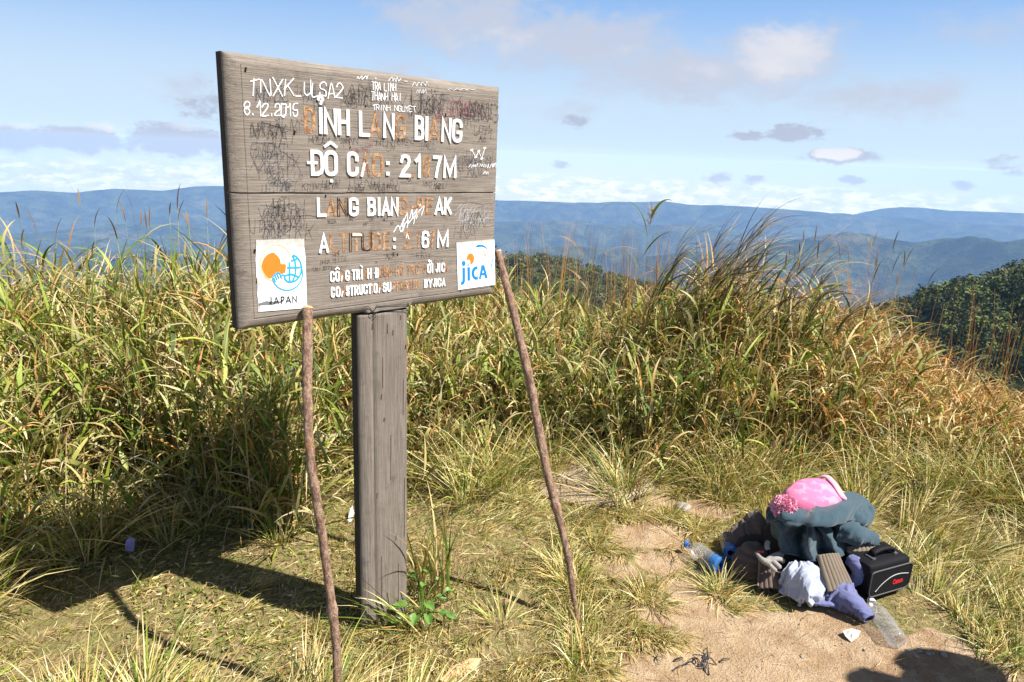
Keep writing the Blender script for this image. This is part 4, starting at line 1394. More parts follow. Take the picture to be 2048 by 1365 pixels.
def lone_reed(x, y, h, lean_, label, seed, plume, az=math.pi / 2):
    """single big reed standing left of the clump"""
    z = float(near_h(np.array(x), np.array(y)))
    root_o = empty('reed', (x, y, z))
    tag(root_o, label, 'reed', 'single reeds beside the clump')
    g = np.random.default_rng(seed)
    p = Pile()
    one = np.zeros((1, 3))
    hd, le, dr, hg = np.array([az]), np.array([lean_]), np.array([.12]), np.array([h])
    c = np.array([(0.24, .22, .07)])
    p.add(ribbons(one, hd, le, hg, np.array([.009]), dr, 10, c, c, np.array([.3]), profile='stalk'))
    n = 7
    f = np.linspace(.45, .97, n)[None, :]
    P = curve_pts(one, hd, le, hg, dr, 1.6, f).reshape(-1, 3)
    cl, _ = palette(g, n, .7, .1, .1, .25)
    p.add(ribbons(P, np.where(np.arange(n) % 2, -math.pi / 2, math.pi / 2) + g.normal(0, .5, n), g.uniform(.2, .6, n), g.uniform(.22, .42, n), g.uniform(.012, .02, n), g.uniform(.8, 2.0, n), 9, cl, cl, g.normal(0, .5, n)))
    p.build('reed_stem', None, root_o)
    if plume:
        q = Pile()
        n = 60
        P = curve_pts(one, hd, le, hg, dr, 1.6, g.uniform(.93, 1.0, (1, n))).reshape(-1, 3)
        cl = np.tile((0.50, .36, .26), (n, 1)) * g.uniform(.6, 1.15, (n, 1))
        q.add(ribbons(P, g.uniform(0, 6.28, n), g.uniform(.0, .7, n), g.uniform(.05, .12, n), np.full(n, .0035), g.uniform(.3, 2.2, n), 5, cl, cl))
        q.build('plume', None, root_o)


lone_reed(.72, 4.35, 1.36, .03, 'single tall reed with a pale feathery plume left of the big clump', 141, True)
lone_reed(.56, 4.30, 1.20, .10, 'thin leaning reed with long dark drooping leaves, farthest left of the clump', 142, False, -math.pi / 2)

# --- lawn: trampled tufts, their blades combed outward
lawn = Pile()
g = np.random.default_rng(151)


def tufts(cx, cy, rad, n, l0, l1, green, seed, comb=None, flat=1.0, wd=(.0024, .0050)):
    """many small tufts; cx.. arrays"""
    g = np.random.default_rng(seed)
    k = len(cx)
    rep = np.repeat(np.arange(k), n)
    m_ = len(rep)
    a = g.uniform(0, 2 * math.pi, m_)
    rr = rad[rep] * np.sqrt(g.random(m_)) * .55
    x, y = cx[rep] + rr * np.sin(a), cy[rep] + rr * np.cos(a)
    head = a + g.normal(0, .45, m_)
    if comb is not None:
        ch = comb[rep]
        w = .62
        head = np.arctan2(w * np.sin(ch) + (1 - w) * np.sin(head), w * np.cos(ch) + (1 - w) * np.cos(head))
    ln = g.uniform(l0, l1, m_) * (0.6 + .8 * rad[rep] / rad.mean())
    c, _ = palette(g, m_, green[rep] * 1.25, 1.15 - green[rep], 0.0, .03)
    c = np.minimum(c * 1.22, .8)
    c2_ = np.where(g.random((m_, 1)) < .5, STRAW[g.integers(0, 3, m_)], c * 1.05)
    le = np.clip(g.normal(.75, .35, m_) * flat, .1, 1.45)
    lawn.add(ribbons(np.stack([x, y, near_h(x, y) - .006], 1), head, le, ln, g.uniform(wd[0], wd[1], m_), g.uniform(.3, 1.1, m_), 4, c, c2_, g.normal(0, .5, m_)))


def scatter(n, seed, keep):
    g = np.random.default_rng(seed)
    a = g.uniform(-47, 56, n * 3)
    r = np.sqrt(g.uniform(1.2 ** 2, 4.3 ** 2, n * 3))
    ok = r < edge_r(a) + .25
    x, y = r * np.sin(np.radians(a)), r * np.cos(np.radians(a))
    ok &= g.random(n * 3) < keep(x, y)
    return x[ok][:n], y[ok][:n], a[ok][:n], g


def turf_keep(x, y):
    b = bare(x, y)
    mossy = fbm(x * 2.4, y * 2.4, 3, 91)
    left = np.clip((-.55 - x) / .25, 0, 1) * np.clip((3.1 - y) / .3, 0, 1) * np.clip((y - 1.75) / .25, 0, 1)
    pilef = np.clip(1.25 - np.hypot((x - 1.24) / .40, (y - 2.56) / .24), 0, 1) > .25
    pilef = pilef | ((np.abs(x - 1.53) < .17) & (y > 2.20) & (y < 2.44))
    bot = np.hypot(x - .86, y - 2.60) < .14
    return np.clip(1.05 - 1.35 * b, 0, 1) * np.clip(0.10 + 1.6 * (mossy - .30), .03, 1) * (1 - .75 * left) * np.where(pilef | bot, 0, 1)


x, y, a, g = scatter(3700, 152, turf_keep)
gr = np.clip(.36 + .5 * (fbm(x * 1.5, y * 1.5, 2, 95) - .5) + .22 * (x > 1.75) + .1 * (x < -1.2), .1, .85)
tufts(x, y, g.uniform(.035, .085, len(x)) * np.where(x < -.25, .7, 1), 34, .03, .085, gr, 153, flat=1.45, comb=2.2 + 2.5 * (fbm(x * .9, y * .9, 2, 97) - .5) * 2)
# larger tufts on the open ground and thicker swards left front and right
x, y, a, g = scatter(260, 154, lambda x, y: turf_keep(x, y) * (x > .0))
tufts(x, y, g.uniform(.05, .10, len(x)), 80, .06, .12, np.full(len(x), .42), 155, flat=1.2)
x, y, a, g = scatter(380, 156, lambda x, y: ((x > 1.70) & (y < 3.9)) * np.clip(turf_keep(x, y) * 3, 0, 1))
tufts(x, y, g.uniform(.05, .11, len(x)), 50, .09, .20, np.full(len(x), .36), 157, comb=np.full(len(x), 1.9) + g.normal(0, .9, len(x)), flat=.85, wd=(.003, .006))
x, y, a, g = scatter(300, 158, lambda x, y: (y < 1.72 + .1 * fbm(x * 4, y * 0, 2, 3)) & (x < -.15) & (x > -1.9))
tufts(x, y, g.uniform(.05, .11, len(x)), 60, .09, .20, np.full(len(x), .40), 159, comb=np.full(len(x), 1.2) + g.normal(0, 1.0, len(x)), flat=1.15, wd=(.003, .0062))
x, y, a, g = scatter(260, 160, lambda x, y: (edge_r(np.degrees(np.arctan2(x, y))) - np.hypot(x, y) < np.where(x < -.3, .22, .42)) * np.where(bare(x, y) > .5, .25, 1))
tufts(x, y, g.uniform(.06, .12, len(x)), 60, .14, .34, np.full(len(x), .55), 161, flat=.8, wd=(.003, .007))
o = lawn.build('short_grass')
tag(o, 'short trampled tufts of green and bleached grass on the open ground', 'grass', kind='stuff')

# --- cut straw and leaf litter lying on the soil
lit = Pile()
g = np.random.default_rng(171)


def litter(n, keep, l0, l1, w0, w1, ws, seed):
    x, y, a, g = scatter(n, seed, keep)
    m_ = len(x)
    c, _ = palette(g, m_, *ws)
    lit.add(ribbons(np.stack([x, y, near_h(x, y) + g.uniform(.001, .014, m_)], 1), g.uniform(0, 6.28, m_), g.uniform(1.25, 1.65, m_), g.uniform(l0, l1, m_), g.uniform(w0, w1, m_), g.uniform(-.15, .3, m_), 2, c, c, g.normal(0, .6, m_), wav=g.normal(0, .08, m_)))


litter(26000, lambda x, y: np.clip(1.0 - 1.05 * bare(x, y), .015, 1), .02, .075, .0015, .0035, (.22, .62, .03, .16), 172)
litter(20000, lambda x, y: (x < -.4) * np.clip(fbm(x * 2, y * 2, 2, 99) * 1.6 - .3, 0, 1), .014, .036, .005, .011, (.55, .35, .0, .12), 173)
litter(1900, lambda x, y: bare(x, y), .02, .12, .0012, .0022, (.02, .55, .1, .35), 174)
o = lit.build('straw_litter')
tag(o, 'loose straw and clipped leaf litter scattered on the soil', 'straw', kind='stuff')


def drape(rows, n=40, folds=0.006, freq=14.0, seed=1):
    """smooth cloth surface through rows of points (each px, py on the photograph and a height), with fine folds"""
    G = np.array([[gp(*q) for q in r] for r in rows])
    A = np.stack([spline(r, n) for r in G])                       # along each row
    P = np.stack([spline(A[:, k], n) for k in range(n)], 1)       # then down the columns
    a, b = np.meshgrid(np.linspace(0, 1, n), np.linspace(0, 1, n), indexing='ij')
    du, dv_ = np.gradient(P, axis=0), np.gradient(P, axis=1)
    nr = np.cross(du, dv_)
    nr /= np.linalg.norm(nr, axis=2)[..., None] + 1e-9
    nr *= np.sign(nr[..., 2:3] - nr[..., 1:2] * .5 + 1e-9)
    h = folds * (fbm(b * freq * .45 + a * 1.5, a * freq * .16 + seed, 3, seed, .45, True) - .6) * 2
    return P + nr * h[..., None]


def soften(o, levels=1, thick=0.0, offset=-1.0):
    if thick:
        m_ = o.modifiers.new('thickness', 'SOLIDIFY')
        m_.thickness = thick
        m_.offset = offset
    if levels:
        s = o.modifiers.new('smooth', 'SUBSURF')
        s.levels = s.render_levels = levels
    return o


def gp(px, py, z=0.0):
    """point at height z under a pixel measured on the photograph"""
    d = np.array(CAM_ROT @ Vector(((px - 1024.0) / 1420.0, -(py - 682.5) / 1420.0, -1.0)))
    k = (z - EYE) / d[2]
    return np.array([d[0] * k, d[1] * k, z])


def gh(x, y):
    return float(near_h(np.array(float(x)), np.array(float(y))))


def fabric(name, base, weave=900.0, var=.18, strength=.25, rough=.95, sheen=.25, crease=0.0):
    m, t, bs, _ = material(name, base, rough, 0.08)
    co = obj_co(t)
    w_ = t.noise(co, weave, 2, .6)
    b = t.noise(co, 16, 4, .6)
    c = t.mix(b, tuple(x * (1 - var) for x in base), tuple(x * (1 + var) for x in base))
    c = t.mix(t.ramp(w_, .4, .7, 0, .35), c, tuple(min(1, x * 1.35) for x in base))
    t.put(bs.inputs['Base Color'], c)
    bs.inputs['Sheen Weight'].default_value = sheen
    bs.inputs['Sheen Roughness'].default_value = .5
    wr = t.noise(scaled(t, co, (17, 13, 26)), 1.0, 3, .5, 1.2)
    b1_ = t.n('ShaderNodeBump', {'Height': wr, 'Strength': crease, 'Distance': .03})
    b2_ = t.n('ShaderNodeBump', {'Height': w_, 'Strength': strength, 'Distance': .0012, 'Normal': b1_.outputs[0]})
    t.put(bs.inputs['Normal'], b2_.outputs[0])
    return m


fleece_m = fabric('teal_fleece', (0.040, 0.070, 0.090), 700, crease=.16)
lav_m = fabric('lavender_shirt', (0.13, 0.14, 0.27), 1100, .1, crease=.2)
pale_m = fabric('pale_cotton', (0.36, 0.39, 0.48), 1300, .06, crease=.25)
knit_m = fabric('brown_knit', (0.035, 0.027, 0.022), 420, .3, .7)
knit2_m = fabric('dark_brown_knit', (0.12, 0.085, 0.07), 420, .3, .7)
knit3_m = fabric('olive_brown_rib', (0.17, 0.135, 0.10), 420, .25, .7)
glove_m = fabric('grey_glove_knit', (0.27, 0.25, 0.23), 600, .2, .7)


def local(P, o):
    return np.asarray(P) - np.array(o)


def crumple(path, radii, name, mat, parent, org, amp=.2, seed=0, flat=1.0, n=46, sides=30, freq=3.0, cap=True, thick=0.0):
    """a crumpled sleeve-like tube with folds running round and along it"""
    P = spline(path, n)
    V, F = tube(P, np.interp(np.linspace(0, 1, n), np.linspace(0, 1, len(radii)), radii), sides, cap, seed)
    V = np.array(V)
    C = np.repeat(P, sides, 0)
    k = np.tile(np.arange(sides), n) / sides
    s = np.repeat(np.linspace(0, 1, n), sides)
    cx_, sx_ = np.cos(k * 2 * math.pi), np.sin(k * 2 * math.pi)
    nn = fbm(s * freq * 3 + cx_ * 1.3, sx_ * 1.3 + s * freq + seed, 3, seed, .5, True) - .6
    V = C + (V - C) * (1 + amp * nn * 2)[:, None]
    V[:, 2] = C[:, 2] + (V[:, 2] - C[:, 2]) * flat
    o = mesh(name, local(V, org), F, mat, parent)
    if thick:
        soften(o, 0, thick)
    return o


def rib_patch(name, corners, mat, parent, org, ribs=9, bulge=.02, depth=.005, nu=90, nv=24, along='v', thick=.006):
    """ribbed knitted band between four corners (p00,p10,p11,p01); ribs run along v"""
    p00, p10, p11, p01 = [np.asarray(c) for c in corners]
    a, b = np.meshgrid(np.linspace(0, 1, nu), np.linspace(0, 1, nv), indexing='ij')
    A, B = a[..., None], b[..., None]
    P = (p00 * (1 - A) * (1 - B) + p10 * A * (1 - B) + p11 * A * B + p01 * (1 - A) * B)
    nrm = np.cross(p10 - p00, p01 - p00)
    nrm /= np.linalg.norm(nrm)
    if nrm[2] < 0:
        nrm = -nrm
    h = bulge * np.sin(a * math.pi) * (0.6 + .4 * np.sin(b * math.pi)) + depth * np.abs(np.sin(a * ribs * math.pi + .25 * np.sin(b * 5))) + .003 * fbm(a * 4, b * 3, 3, 4)
    P = P + nrm * h[..., None]
    return soften(mesh(name, local(P.reshape(-1, 3), org), grid_faces(nu, nv), mat, parent), 0, thick)


# --- sweaters at the bottom of the pile
def mound(x, y):
    h = 0.24 * np.exp(-(((x - 1.24) / .21) ** 2 + ((y - 2.66) / .15) ** 2) ** 1.6)
    h = np.maximum(h, .13 * np.exp(-(((x - 1.08) / .15) ** 2 + ((y - 2.66) / .09) ** 2) ** 2))
    h = np.maximum(h, .13 * np.exp(-(((x - 1.42) / .16) ** 2 + ((y - 2.62) / .11) ** 2) ** 2))
    return np.maximum(h, .06 * np.exp(-(((x - 1.24) / .16) ** 2 + ((y - 2.47) / .08) ** 2) ** 2))


sw = empty('knit_sweater', (1.24, 2.64, gh(1.24, 2.64)))
tag(sw, 'brown knitted sweater with ribbed cuffs bundled beneath the teal fleece', 'sweater', 'clothes heaped on the ground')
so_ = np.array(sw.location)
A_, R_ = np.meshgrid(np.linspace(0, 2 * math.pi, 90), np.linspace(0, 1, 40), indexing='ij')
X = 1.245 + .31 * R_ * np.cos(A_)
Y = 2.65 + .20 * R_ * np.sin(A_)
Z = mound(X, Y) * .93 + .018 * (fbm(X * 16, Y * 16, 4, 7, .5, True) - .5) * (1 - R_ ** 4) + .006
mesh('knit_body', local(np.stack([X, Y, Z], -1).reshape(-1, 3), so_), grid_faces(90, 40), knit_m, sw)
rib_patch('hem_band', (gp(1634, 1112, .155), gp(1674, 1108, .16), gp(1703, 1172, .065), gp(1655, 1186, .06)), knit3_m, sw, so_, 7, .012, .006)
rib_patch('cuff', (gp(1694, 1096, .165), gp(1752, 1080, .18), gp(1760, 1099, .155), gp(1692, 1119, .135))[::1], knit3_m, sw, so_, 8, .012, .004)
crumple([(.93, 2.66, .03), (1.0, 2.70, .08), (1.10, 2.72, .14)], [.03, .055, .07], 'sleeve', knit2_m, sw, so_, .25, 4)

# --- lavender shirt
sh = empty('lavender_shirt', (1.28, 2.40, gh(1.28, 2.40)))
tag(sh, 'lavender blue shirt spilling out in front of the clothes pile toward the clear bottle', 'shirt', 'clothes heaped on the ground')
o_ = np.array(sh.location)
P = drape([[(1648, 1172, .055), (1670, 1168, .080), (1690, 1164, .09), (1710, 1168, .07)],
           [(1640, 1190, .035), (1666, 1187, .058), (1690, 1184, .072), (1718, 1192, .058)],
           [(1634, 1204, .016), (1662, 1204, .030), (1692, 1206, .044), (1728, 1213, .040)],
           [(1630, 1211, .003), (1660, 1217, .004), (1690, 1225, .005), (1712, 1235, .004)]], 48, .018, 13, 3)
soften(mesh('shirt_body', local(P.reshape(-1, 3), o_), grid_faces(*P.shape[:2]), lav_m, sh), 1, .003)
crumple([gp(1668, 1185, .035), gp(1700, 1200, .05), gp(1722, 1220, .038), gp(1738, 1238, .026)], [.034, .032, .027, .021], 'sleeve', lav_m, sh, o_, .30, 11, .8, cap=False, thick=.003)
crumple([gp(1700, 1118, .14), gp(1715, 1132, .13), gp(1718, 1152, .09), gp(1700, 1165, .06)], [.020, .025, .022, .018], 'sleeve', lav_m, sh, o_, .24, 14, cap=False, thick=.003)
crumple([gp(1600, 1200, .016), gp(1640, 1206, .022), gp(1690, 1210, .024), gp(1716, 1222, .02)], [.010, .016, .016, .010], 'shirt_tail', lav_m, sh, o_, .2, 17, .5)

# --- pale cap-like cotton cloth
wc = empty('pale_cloth', (1.15, 2.42, gh(1.15, 2.42)))
tag(wc, 'pale bluish white cotton cloth crumpled at the front of the clothes pile', 'cloth', 'clothes heaped on the ground')
o_ = np.array(wc.location)
P = drape([[(1576, 1126, .13), (1595, 1121, .145), (1612, 1120, .145), (1626, 1122, .13)],
           [(1566, 1149, .085), (1590, 1144, .115), (1618, 1141, .128), (1641, 1146, .10)],
           [(1558, 1171, .045), (1580, 1172, .060), (1612, 1169, .098), (1651, 1169, .075)],
           [(1562, 1184, .018), (1588, 1193, .034), (1615, 1197, .055), (1647, 1190, .046)],
           [(1572, 1193, .004), (1596, 1207, .006), (1618, 1210, .008), (1638, 1205, .010)]], 48, .024, 11, 6)
soften(mesh('cloth_body', local(P.reshape(-1, 3), o_), grid_faces(*P.shape[:2]), pale_m, wc), 1, .003)
crumple([gp(1565, 1165, .03), gp(1580, 1185, .03), gp(1605, 1205, .022)], [.010, .016, .010], 'hem_fold', pale_m, wc, o_, .2, 23, .8)

# --- teal fleece jacket on top
jk = empty('fleece_jacket', (1.25, 2.62, .20))
tag(jk, 'dark teal fleece jacket crumpled over the pile under the pink hat', 'jacket', 'clothes heaped on the ground')
o_ = np.array(jk.location)
SK = [[(1532, 1006, .275), (1553, 1012, .30), (1586, 1018, .30), (1612, 1022, .30), (1630, 1024, .295), (1652, 1026, .295), (1676, 1026, .28)],
      [(1534, 1030, .245), (1564, 1040, .278), (1606, 1047, .238), (1618, 1048, .268), (1627, 1048, .232), (1640, 1049, .262), (1664, 1050, .248)],
      [(1539, 1055, .205), (1566, 1061, .248), (1600, 1068, .188), (1617, 1071, .252), (1640, 1072, .205), (1655, 1071, .238), (1676, 1068, .205)],
      [(1549, 1079, .165), (1571, 1085, .200), (1597, 1092, .158), (1616, 1096, .205), (1641, 1097, .152), (1666, 1092, .195), (1686, 1085, .168)],
      [(1561, 1100, .140), (1578, 1107, .160), (1603, 1114, .120), (1624, 1120, .145), (1650, 1121, .112), (1676, 1113, .145), (1695, 1102, .140)]]
P = drape(SK, 60, .012, 12, 4)
soften(mesh('jacket_body', local(P.reshape(-1, 3), o_), grid_faces(*P.shape[:2]), fleece_m, jk), 1, .006)
hem = spline([P[-1, k] for k in range(0, 60, 6)] + [P[-1, -1]], 60)
V, F = tube(hem, .0045, 6)
mesh('hem', local(V, o_), F, fleece_m, jk)
FB = [[(1543, 1006, .22), (1576, 996, .23), (1618, 986, .24), (1660, 984, .24), (1696, 988, .23), (1722, 994, .21), (1736, 1004, .20)],
      [(1538, 1012, .275), (1572, 1004, .292), (1612, 996, .30), (1652, 992, .30), (1692, 992, .29), (1720, 996, .27), (1737, 1006, .245)],
      [(1532, 1022, .285), (1568, 1024, .312), (1608, 1026, .322), (1650, 1023, .326), (1690, 1014, .322), (1718, 1008, .30), (1737, 1014, .262)],
      [(1537, 1036, .262), (1570, 1044, .288), (1610, 1050, .300), (1652, 1050, .304), (1690, 1041, .296), (1716, 1030, .276), (1733, 1026, .248)],
      [(1541, 1038, .240), (1572, 1047, .262), (1611, 1053, .270), (1652, 1053, .274), (1689, 1045, .268), (1714, 1034, .252), (1730, 1030, .235)],
      [(1545, 1026, .235), (1575, 1034, .245), (1612, 1040, .25), (1652, 1040, .25), (1686, 1034, .245), (1710, 1024, .24), (1726, 1024, .225)]]
P = drape(FB, 64, .022, 11, 9)
soften(mesh('folded_collar', local(P.reshape(-1, 3), o_), grid_faces(*P.shape[:2]), fleece_m, jk), 1, .004)
crumple([gp(1672, 1058, .235), gp(1700, 1066, .225), gp(1722, 1072, .205), gp(1744, 1080, .18)], [.040, .046, .040, .034], 'sleeve', fleece_m, jk, o_, .26, 31, .95, freq=2)
crumple([gp(1690, 1030, .26), gp(1712, 1040, .25), gp(1730, 1034, .235), gp(1738, 1016, .235)], [.034, .036, .032, .022], 'sleeve', fleece_m, jk, o_, .28, 35, .95)
V, F = tube([(1.022 + .017 * math.cos(a), 2.62, .235 + .026 * math.sin(a)) for a in np.linspace(0, 2 * math.pi, 20)], .0015, 5)
mesh('loop', local(V, o_), F, fleece_m, jk)

# --- pink bobble hat
hat_m, t, bs, _ = material('pink_knit', (0.66, 0.17, 0.31), .95, .08)
co = obj_co(t)
vo = t.n('ShaderNodeTexVoronoi', {'Vector': co, 'Scale': 30.0, 'Randomness': .8}, feature='SMOOTH_F1').outputs['Distance']
ptn = t.m('MULTIPLY', t.ramp(t.m('ADD', vo, t.m('MULTIPLY', t.noise(co, 90, 3), .5)), .62, .80), t.ramp(t.noise(co, 14, 2), .32, .5))
c = t.mix(t.m('MULTIPLY', ptn, .75), (0.68, 0.19, 0.33), (0.76, 0.36, 0.47))
c = t.mix(t.ramp(t.noise(co, 500, 2), .4, .7, 0, .3), c, (.55, .13, .26))
t.put(bs.inputs['Base Color'], c)
bump(t, bs, t.noise(co, 500, 2), .5, .002)
pink_m = fabric('pink_yarn', (0.76, 0.27, 0.40), 500, .15, .6)
band_m = fabric('pale_pink_rib', (0.78, 0.36, 0.47), 500, .12, .6)
ht = empty('bobble_hat', (1.23, 2.62, .30))
tag(ht, 'pink patterned knit hat with a round pompom lying on the teal fleece', 'hat', 'clothes heaped on the ground')
o_ = np.array(ht.location)
pa, pb = np.array([1.118, 2.565, .318]), np.array([1.325, 2.655, .338])
dv = (pb - pa)
dv /= np.linalg.norm(dv)
wv_ = np.array([-.46, .86, .20])
wv_ -= dv * np.dot(wv_, dv)
wv_ /= np.linalg.norm(wv_)
uv_ = np.cross(dv, wv_)
uv_ *= np.sign(uv_[2])
nA, nB = 40, 56
V = []
for i in range(nA):
    s = i / (nA - 1)
    rw = .080 * math.sqrt(max(0, 1 - ((s - .56) / .585) ** 2)) + .006
    rh = .047 * math.sqrt(max(0, 1 - ((s - .52) / .56) ** 2)) + .005
    for j in range(nB):
        a = 2 * math.pi * j / nB
        q = 1 + .06 * (fbm(s * 4 + math.cos(a), math.sin(a) * 1.5 + s * 2, 3, 5) - .5) * 2
        V.append(pa + (pb - pa) * s + wv_ * rw * math.copysign(abs(math.cos(a)) ** .8, math.cos(a)) * q + uv_ * rh * math.sin(a) * q)
F = [tuple(f) for f in grid_faces(nA, nB, wrap_v=True)] + [tuple(range(nB))[::-1]]
soften(mesh('hat_body', local(V, o_), F, hat_m, ht), 1)
ring = []
for j in range(nB):
    a = 2 * math.pi * j / nB
    ring.append(pb + uv_ * .010 - dv * .012 + wv_ * .066 * math.copysign(abs(math.cos(a)) ** .8, math.cos(a)) + uv_ * (.030 * math.sin(a) + .004) + dv * (.004 + .012 * math.sin(a * 2)))
rv = []
for j in range(nB):
    for k in range(10):
        b_ = 2 * math.pi * k / 10
        rd_ = ring[j] - pb
        rd_ /= np.linalg.norm(rd_) + 1e-9
        rv.append(ring[j] + rd_ * .006 * math.cos(b_) + dv * .014 * math.sin(b_))
soften(mesh('brim', local(rv, o_), grid_faces(nB, 10, True, True), band_m, ht), 1)
fl = [pa + (pb - pa) * s - wv_ * (.078 * math.sqrt(max(0, 1 - ((s - .56) / .585) ** 2)) + .004) - uv_ * .012 for s in np.linspace(.18, 1, 14)]
V, F = tube(fl, .009, 8)
mesh('ear_flap', local(V, o_), F, band_m, ht)
pc = np.array([1.090, 2.535, .316])
g = np.random.default_rng(7)
n = 2600
d = g.normal(size=(n, 3))
d /= np.linalg.norm(d, axis=1)[:, None]
pp = Pile()
cl = np.tile((.90, .42, .55), (n, 1)) * g.uniform(.85, 1.1, (n, 1))
rad = .040 + .003 * g.normal(size=n)
pv_ = local(pc + d * rad[:, None], o_)
pp.add(ribbons(pv_, np.arctan2(d[:, 0], d[:, 1]), np.arccos(d[:, 2]), g.uniform(.006, .010, n), np.full(n, .0085), g.normal(0, .5, n), 2, cl, cl * 1.1, g.uniform(-1.5, 1.5, n), profile='stalk'))
yarn_m, t, bs, _ = material('pompom_yarn', None, .95, .05)
t.put(bs.inputs['Base Color'], t.n('ShaderNodeAttribute', attribute_name='tint').outputs['Color'])
pom = pp.build('pompom', yarn_m, ht)
sv, sf = [], []
for i in range(17):
    for j in range(24):
        th_, ph = math.pi * i / 16, 2 * math.pi * j / 24
        sv.append(pc - o_ + .043 * np.array([math.sin(th_) * math.cos(ph), math.sin(th_) * math.sin(ph), math.cos(th_)]))
mesh('pompom_core', sv, grid_faces(17, 24, wrap_v=True), pink_m, pom)

# --- brown ribbed beanie and a grey glove on it
bn = empty('ribbed_beanie', (1.0, 2.51, gh(1.0, 2.51)))
tag(bn, 'dark brown ribbed wool beanie on the grass beside the blue bottle', 'beanie', 'clothes heaped on the ground')
o_ = np.array(bn.location)
nA, nB = 60, 60
V = []
c0 = gp(1502, 1150, .0) + np.array([.0, .02, 0])
for i in range(nA):
    th_ = math.pi / 2 * (1 - i / (nA - 1))
    for j in range(nB):
        ph = 2 * math.pi * j / nB
        z = math.cos(th_)
        rib = .009 * abs(math.sin(z * 4.2 * math.pi + .5 * math.cos(ph)))
        V.append((c0[0] + (.078 + rib) * math.sin(th_) * math.cos(ph) + .014 * z, c0[1] + (.060 + rib) * math.sin(th_) * math.sin(ph) + .02 * z, (.115 + rib) * z + .004))
mesh('beanie_crown', local(V, o_), grid_faces(nA, nB, wrap_v=True), knit2_m, bn)
rib_patch('beanie_brim', (gp(1522, 1130, .075), gp(1560, 1140, .075), gp(1572, 1182, .012), gp(1517, 1180, .012)), knit2_m, bn, o_, 6, .022, .010)
V, F = tube([gp(1519, 1104, .13), gp(1518, 1140, .08), gp(1516, 1172, .03)], .0035, 6)
mesh('seam', local(V, o_), F, knit3_m, bn)
V, F = tube([gp(1517, 1103, .135), gp(1527, 1104, .13)], .004, 6)
mesh('tag', local(V, o_), F, plain('tag_red', (.75, .12, .14), .6), bn)

gl = empty('knit_glove', (1.07, 2.48, .10))
tag(gl, 'pale grey knitted glove with curled fingers lying on the brown beanie', 'glove', 'clothes heaped on the ground')
o_ = np.array(gl.location)


def finger(pts, r0, r1):
    P = spline(pts, 14)
    f = np.linspace(0, 1, 14)
    r = np.interp(f, [0, .9, 1], [r0, r1, r1 * .35]) * (1 + .05 * np.sin(f * 40))
    return tube(P, r, 10)


parts = [finger([gp(1534, 1122, .13), gp(1546, 1113, .14), gp(1560, 1109, .138), gp(1567, 1114, .13)], .011, .011),
         finger([gp(1540, 1123, .13), gp(1552, 1118, .138), gp(1563, 1120, .13), gp(1568, 1126, .12)], .0105, .0105),
         finger([gp(1540, 1124, .125), gp(1548, 1125, .13), gp(1556, 1132, .12), gp(1561, 1137, .11)], .0105, .010),
         finger([gp(1535, 1124, .122), gp(1540, 1131, .12), gp(1547, 1138, .11), gp(1553, 1143, .10)], .010, .009),
         finger([gp(1512, 1106, .135), gp(1522, 1118, .138), gp(1532, 1124, .132), gp(1538, 1124, .13)], .006, .017),
         finger([gp(1536, 1100, .15), gp(1534, 1090, .165), gp(1537, 1082, .175)], .010, .010)]
soften(mesh('glove_body', local(join(parts)[0], o_), join(parts)[1], glove_m, gl), 1)

# --- camera bag
bag_m = fabric('black_nylon', (0.011, 0.011, 0.013), 1500, .2, .3, .6, 0.0)
trim_m = plain('grey_piping', (0.075, 0.075, 0.08), .55, .3)
steel_m, t, bs, _ = material('steel_buckle', (.6, .6, .62), .3, .5)
bs.inputs['Metallic'].default_value = 1.0
red_m = plain('logo_red', (0.70, 0.02, 0.035), .45, .4, .05)


def rbox(sx, sy, sz, r, n=9, taper=0.0):
    """box centred on x,y and standing on z=0 with rounded edges"""
    V, F = [], []
    lin = np.linspace(-1, 1, n)
    for ax in range(3):
        for sgn in (-1, 1):
            o = len(V)
            for a in lin:
                for b in lin:
                    p = [0, 0, 0]
                    p[ax], p[(ax + 1) % 3], p[(ax + 2) % 3] = sgn, a, b
                    q = np.array(p) * np.array([sx, sy, sz]) / 2
                    inn = np.clip(q, -np.array([sx, sy, sz]) / 2 + r, np.array([sx, sy, sz]) / 2 - r)
                    d_ = q - inn
                    L_ = np.linalg.norm(d_)
                    q = inn + d_ / L_ * r if L_ > 1e-9 else q
                    k_ = 1 - taper * (q[2] / sz + .5)
                    V.append((q[0] * k_, q[1] * k_, q[2] + sz / 2))
            for i in range(n - 1):
                for j in range(n - 1):
                    f = (o + i * n + j, o + (i + 1) * n + j, o + (i + 1) * n + j + 1, o + i * n + j + 1)
                    F.append(f if sgn > 0 else f[::-1])
    return V, F


def shift(vf, d):
    return [tuple(np.asarray(p) + np.asarray(d)) for p in vf[0]], vf[1]


bx0 = np.array([1.372, 2.372]) + np.array([.91, .41]) * .125 + np.array([-.41, .91]) * .072
bag = empty('camera_bag', (bx0[0], bx0[1], gh(*bx0) + .004), math.atan2(.41, .91))
bag.scale = (.9, .9, .92)
tag(bag, 'black nylon camera bag with a red logo right of the clothes', 'camera bag')
mesh('bag_body', *rbox(.232, .135, .135, .016), bag_m, bag)
mesh('lid', *shift(rbox(.250, .152, .062, .022), (0, 0, .113)), bag_m, bag)


def bagf(x, z, d=0.0):
    return (x, -.0795 - d, z)


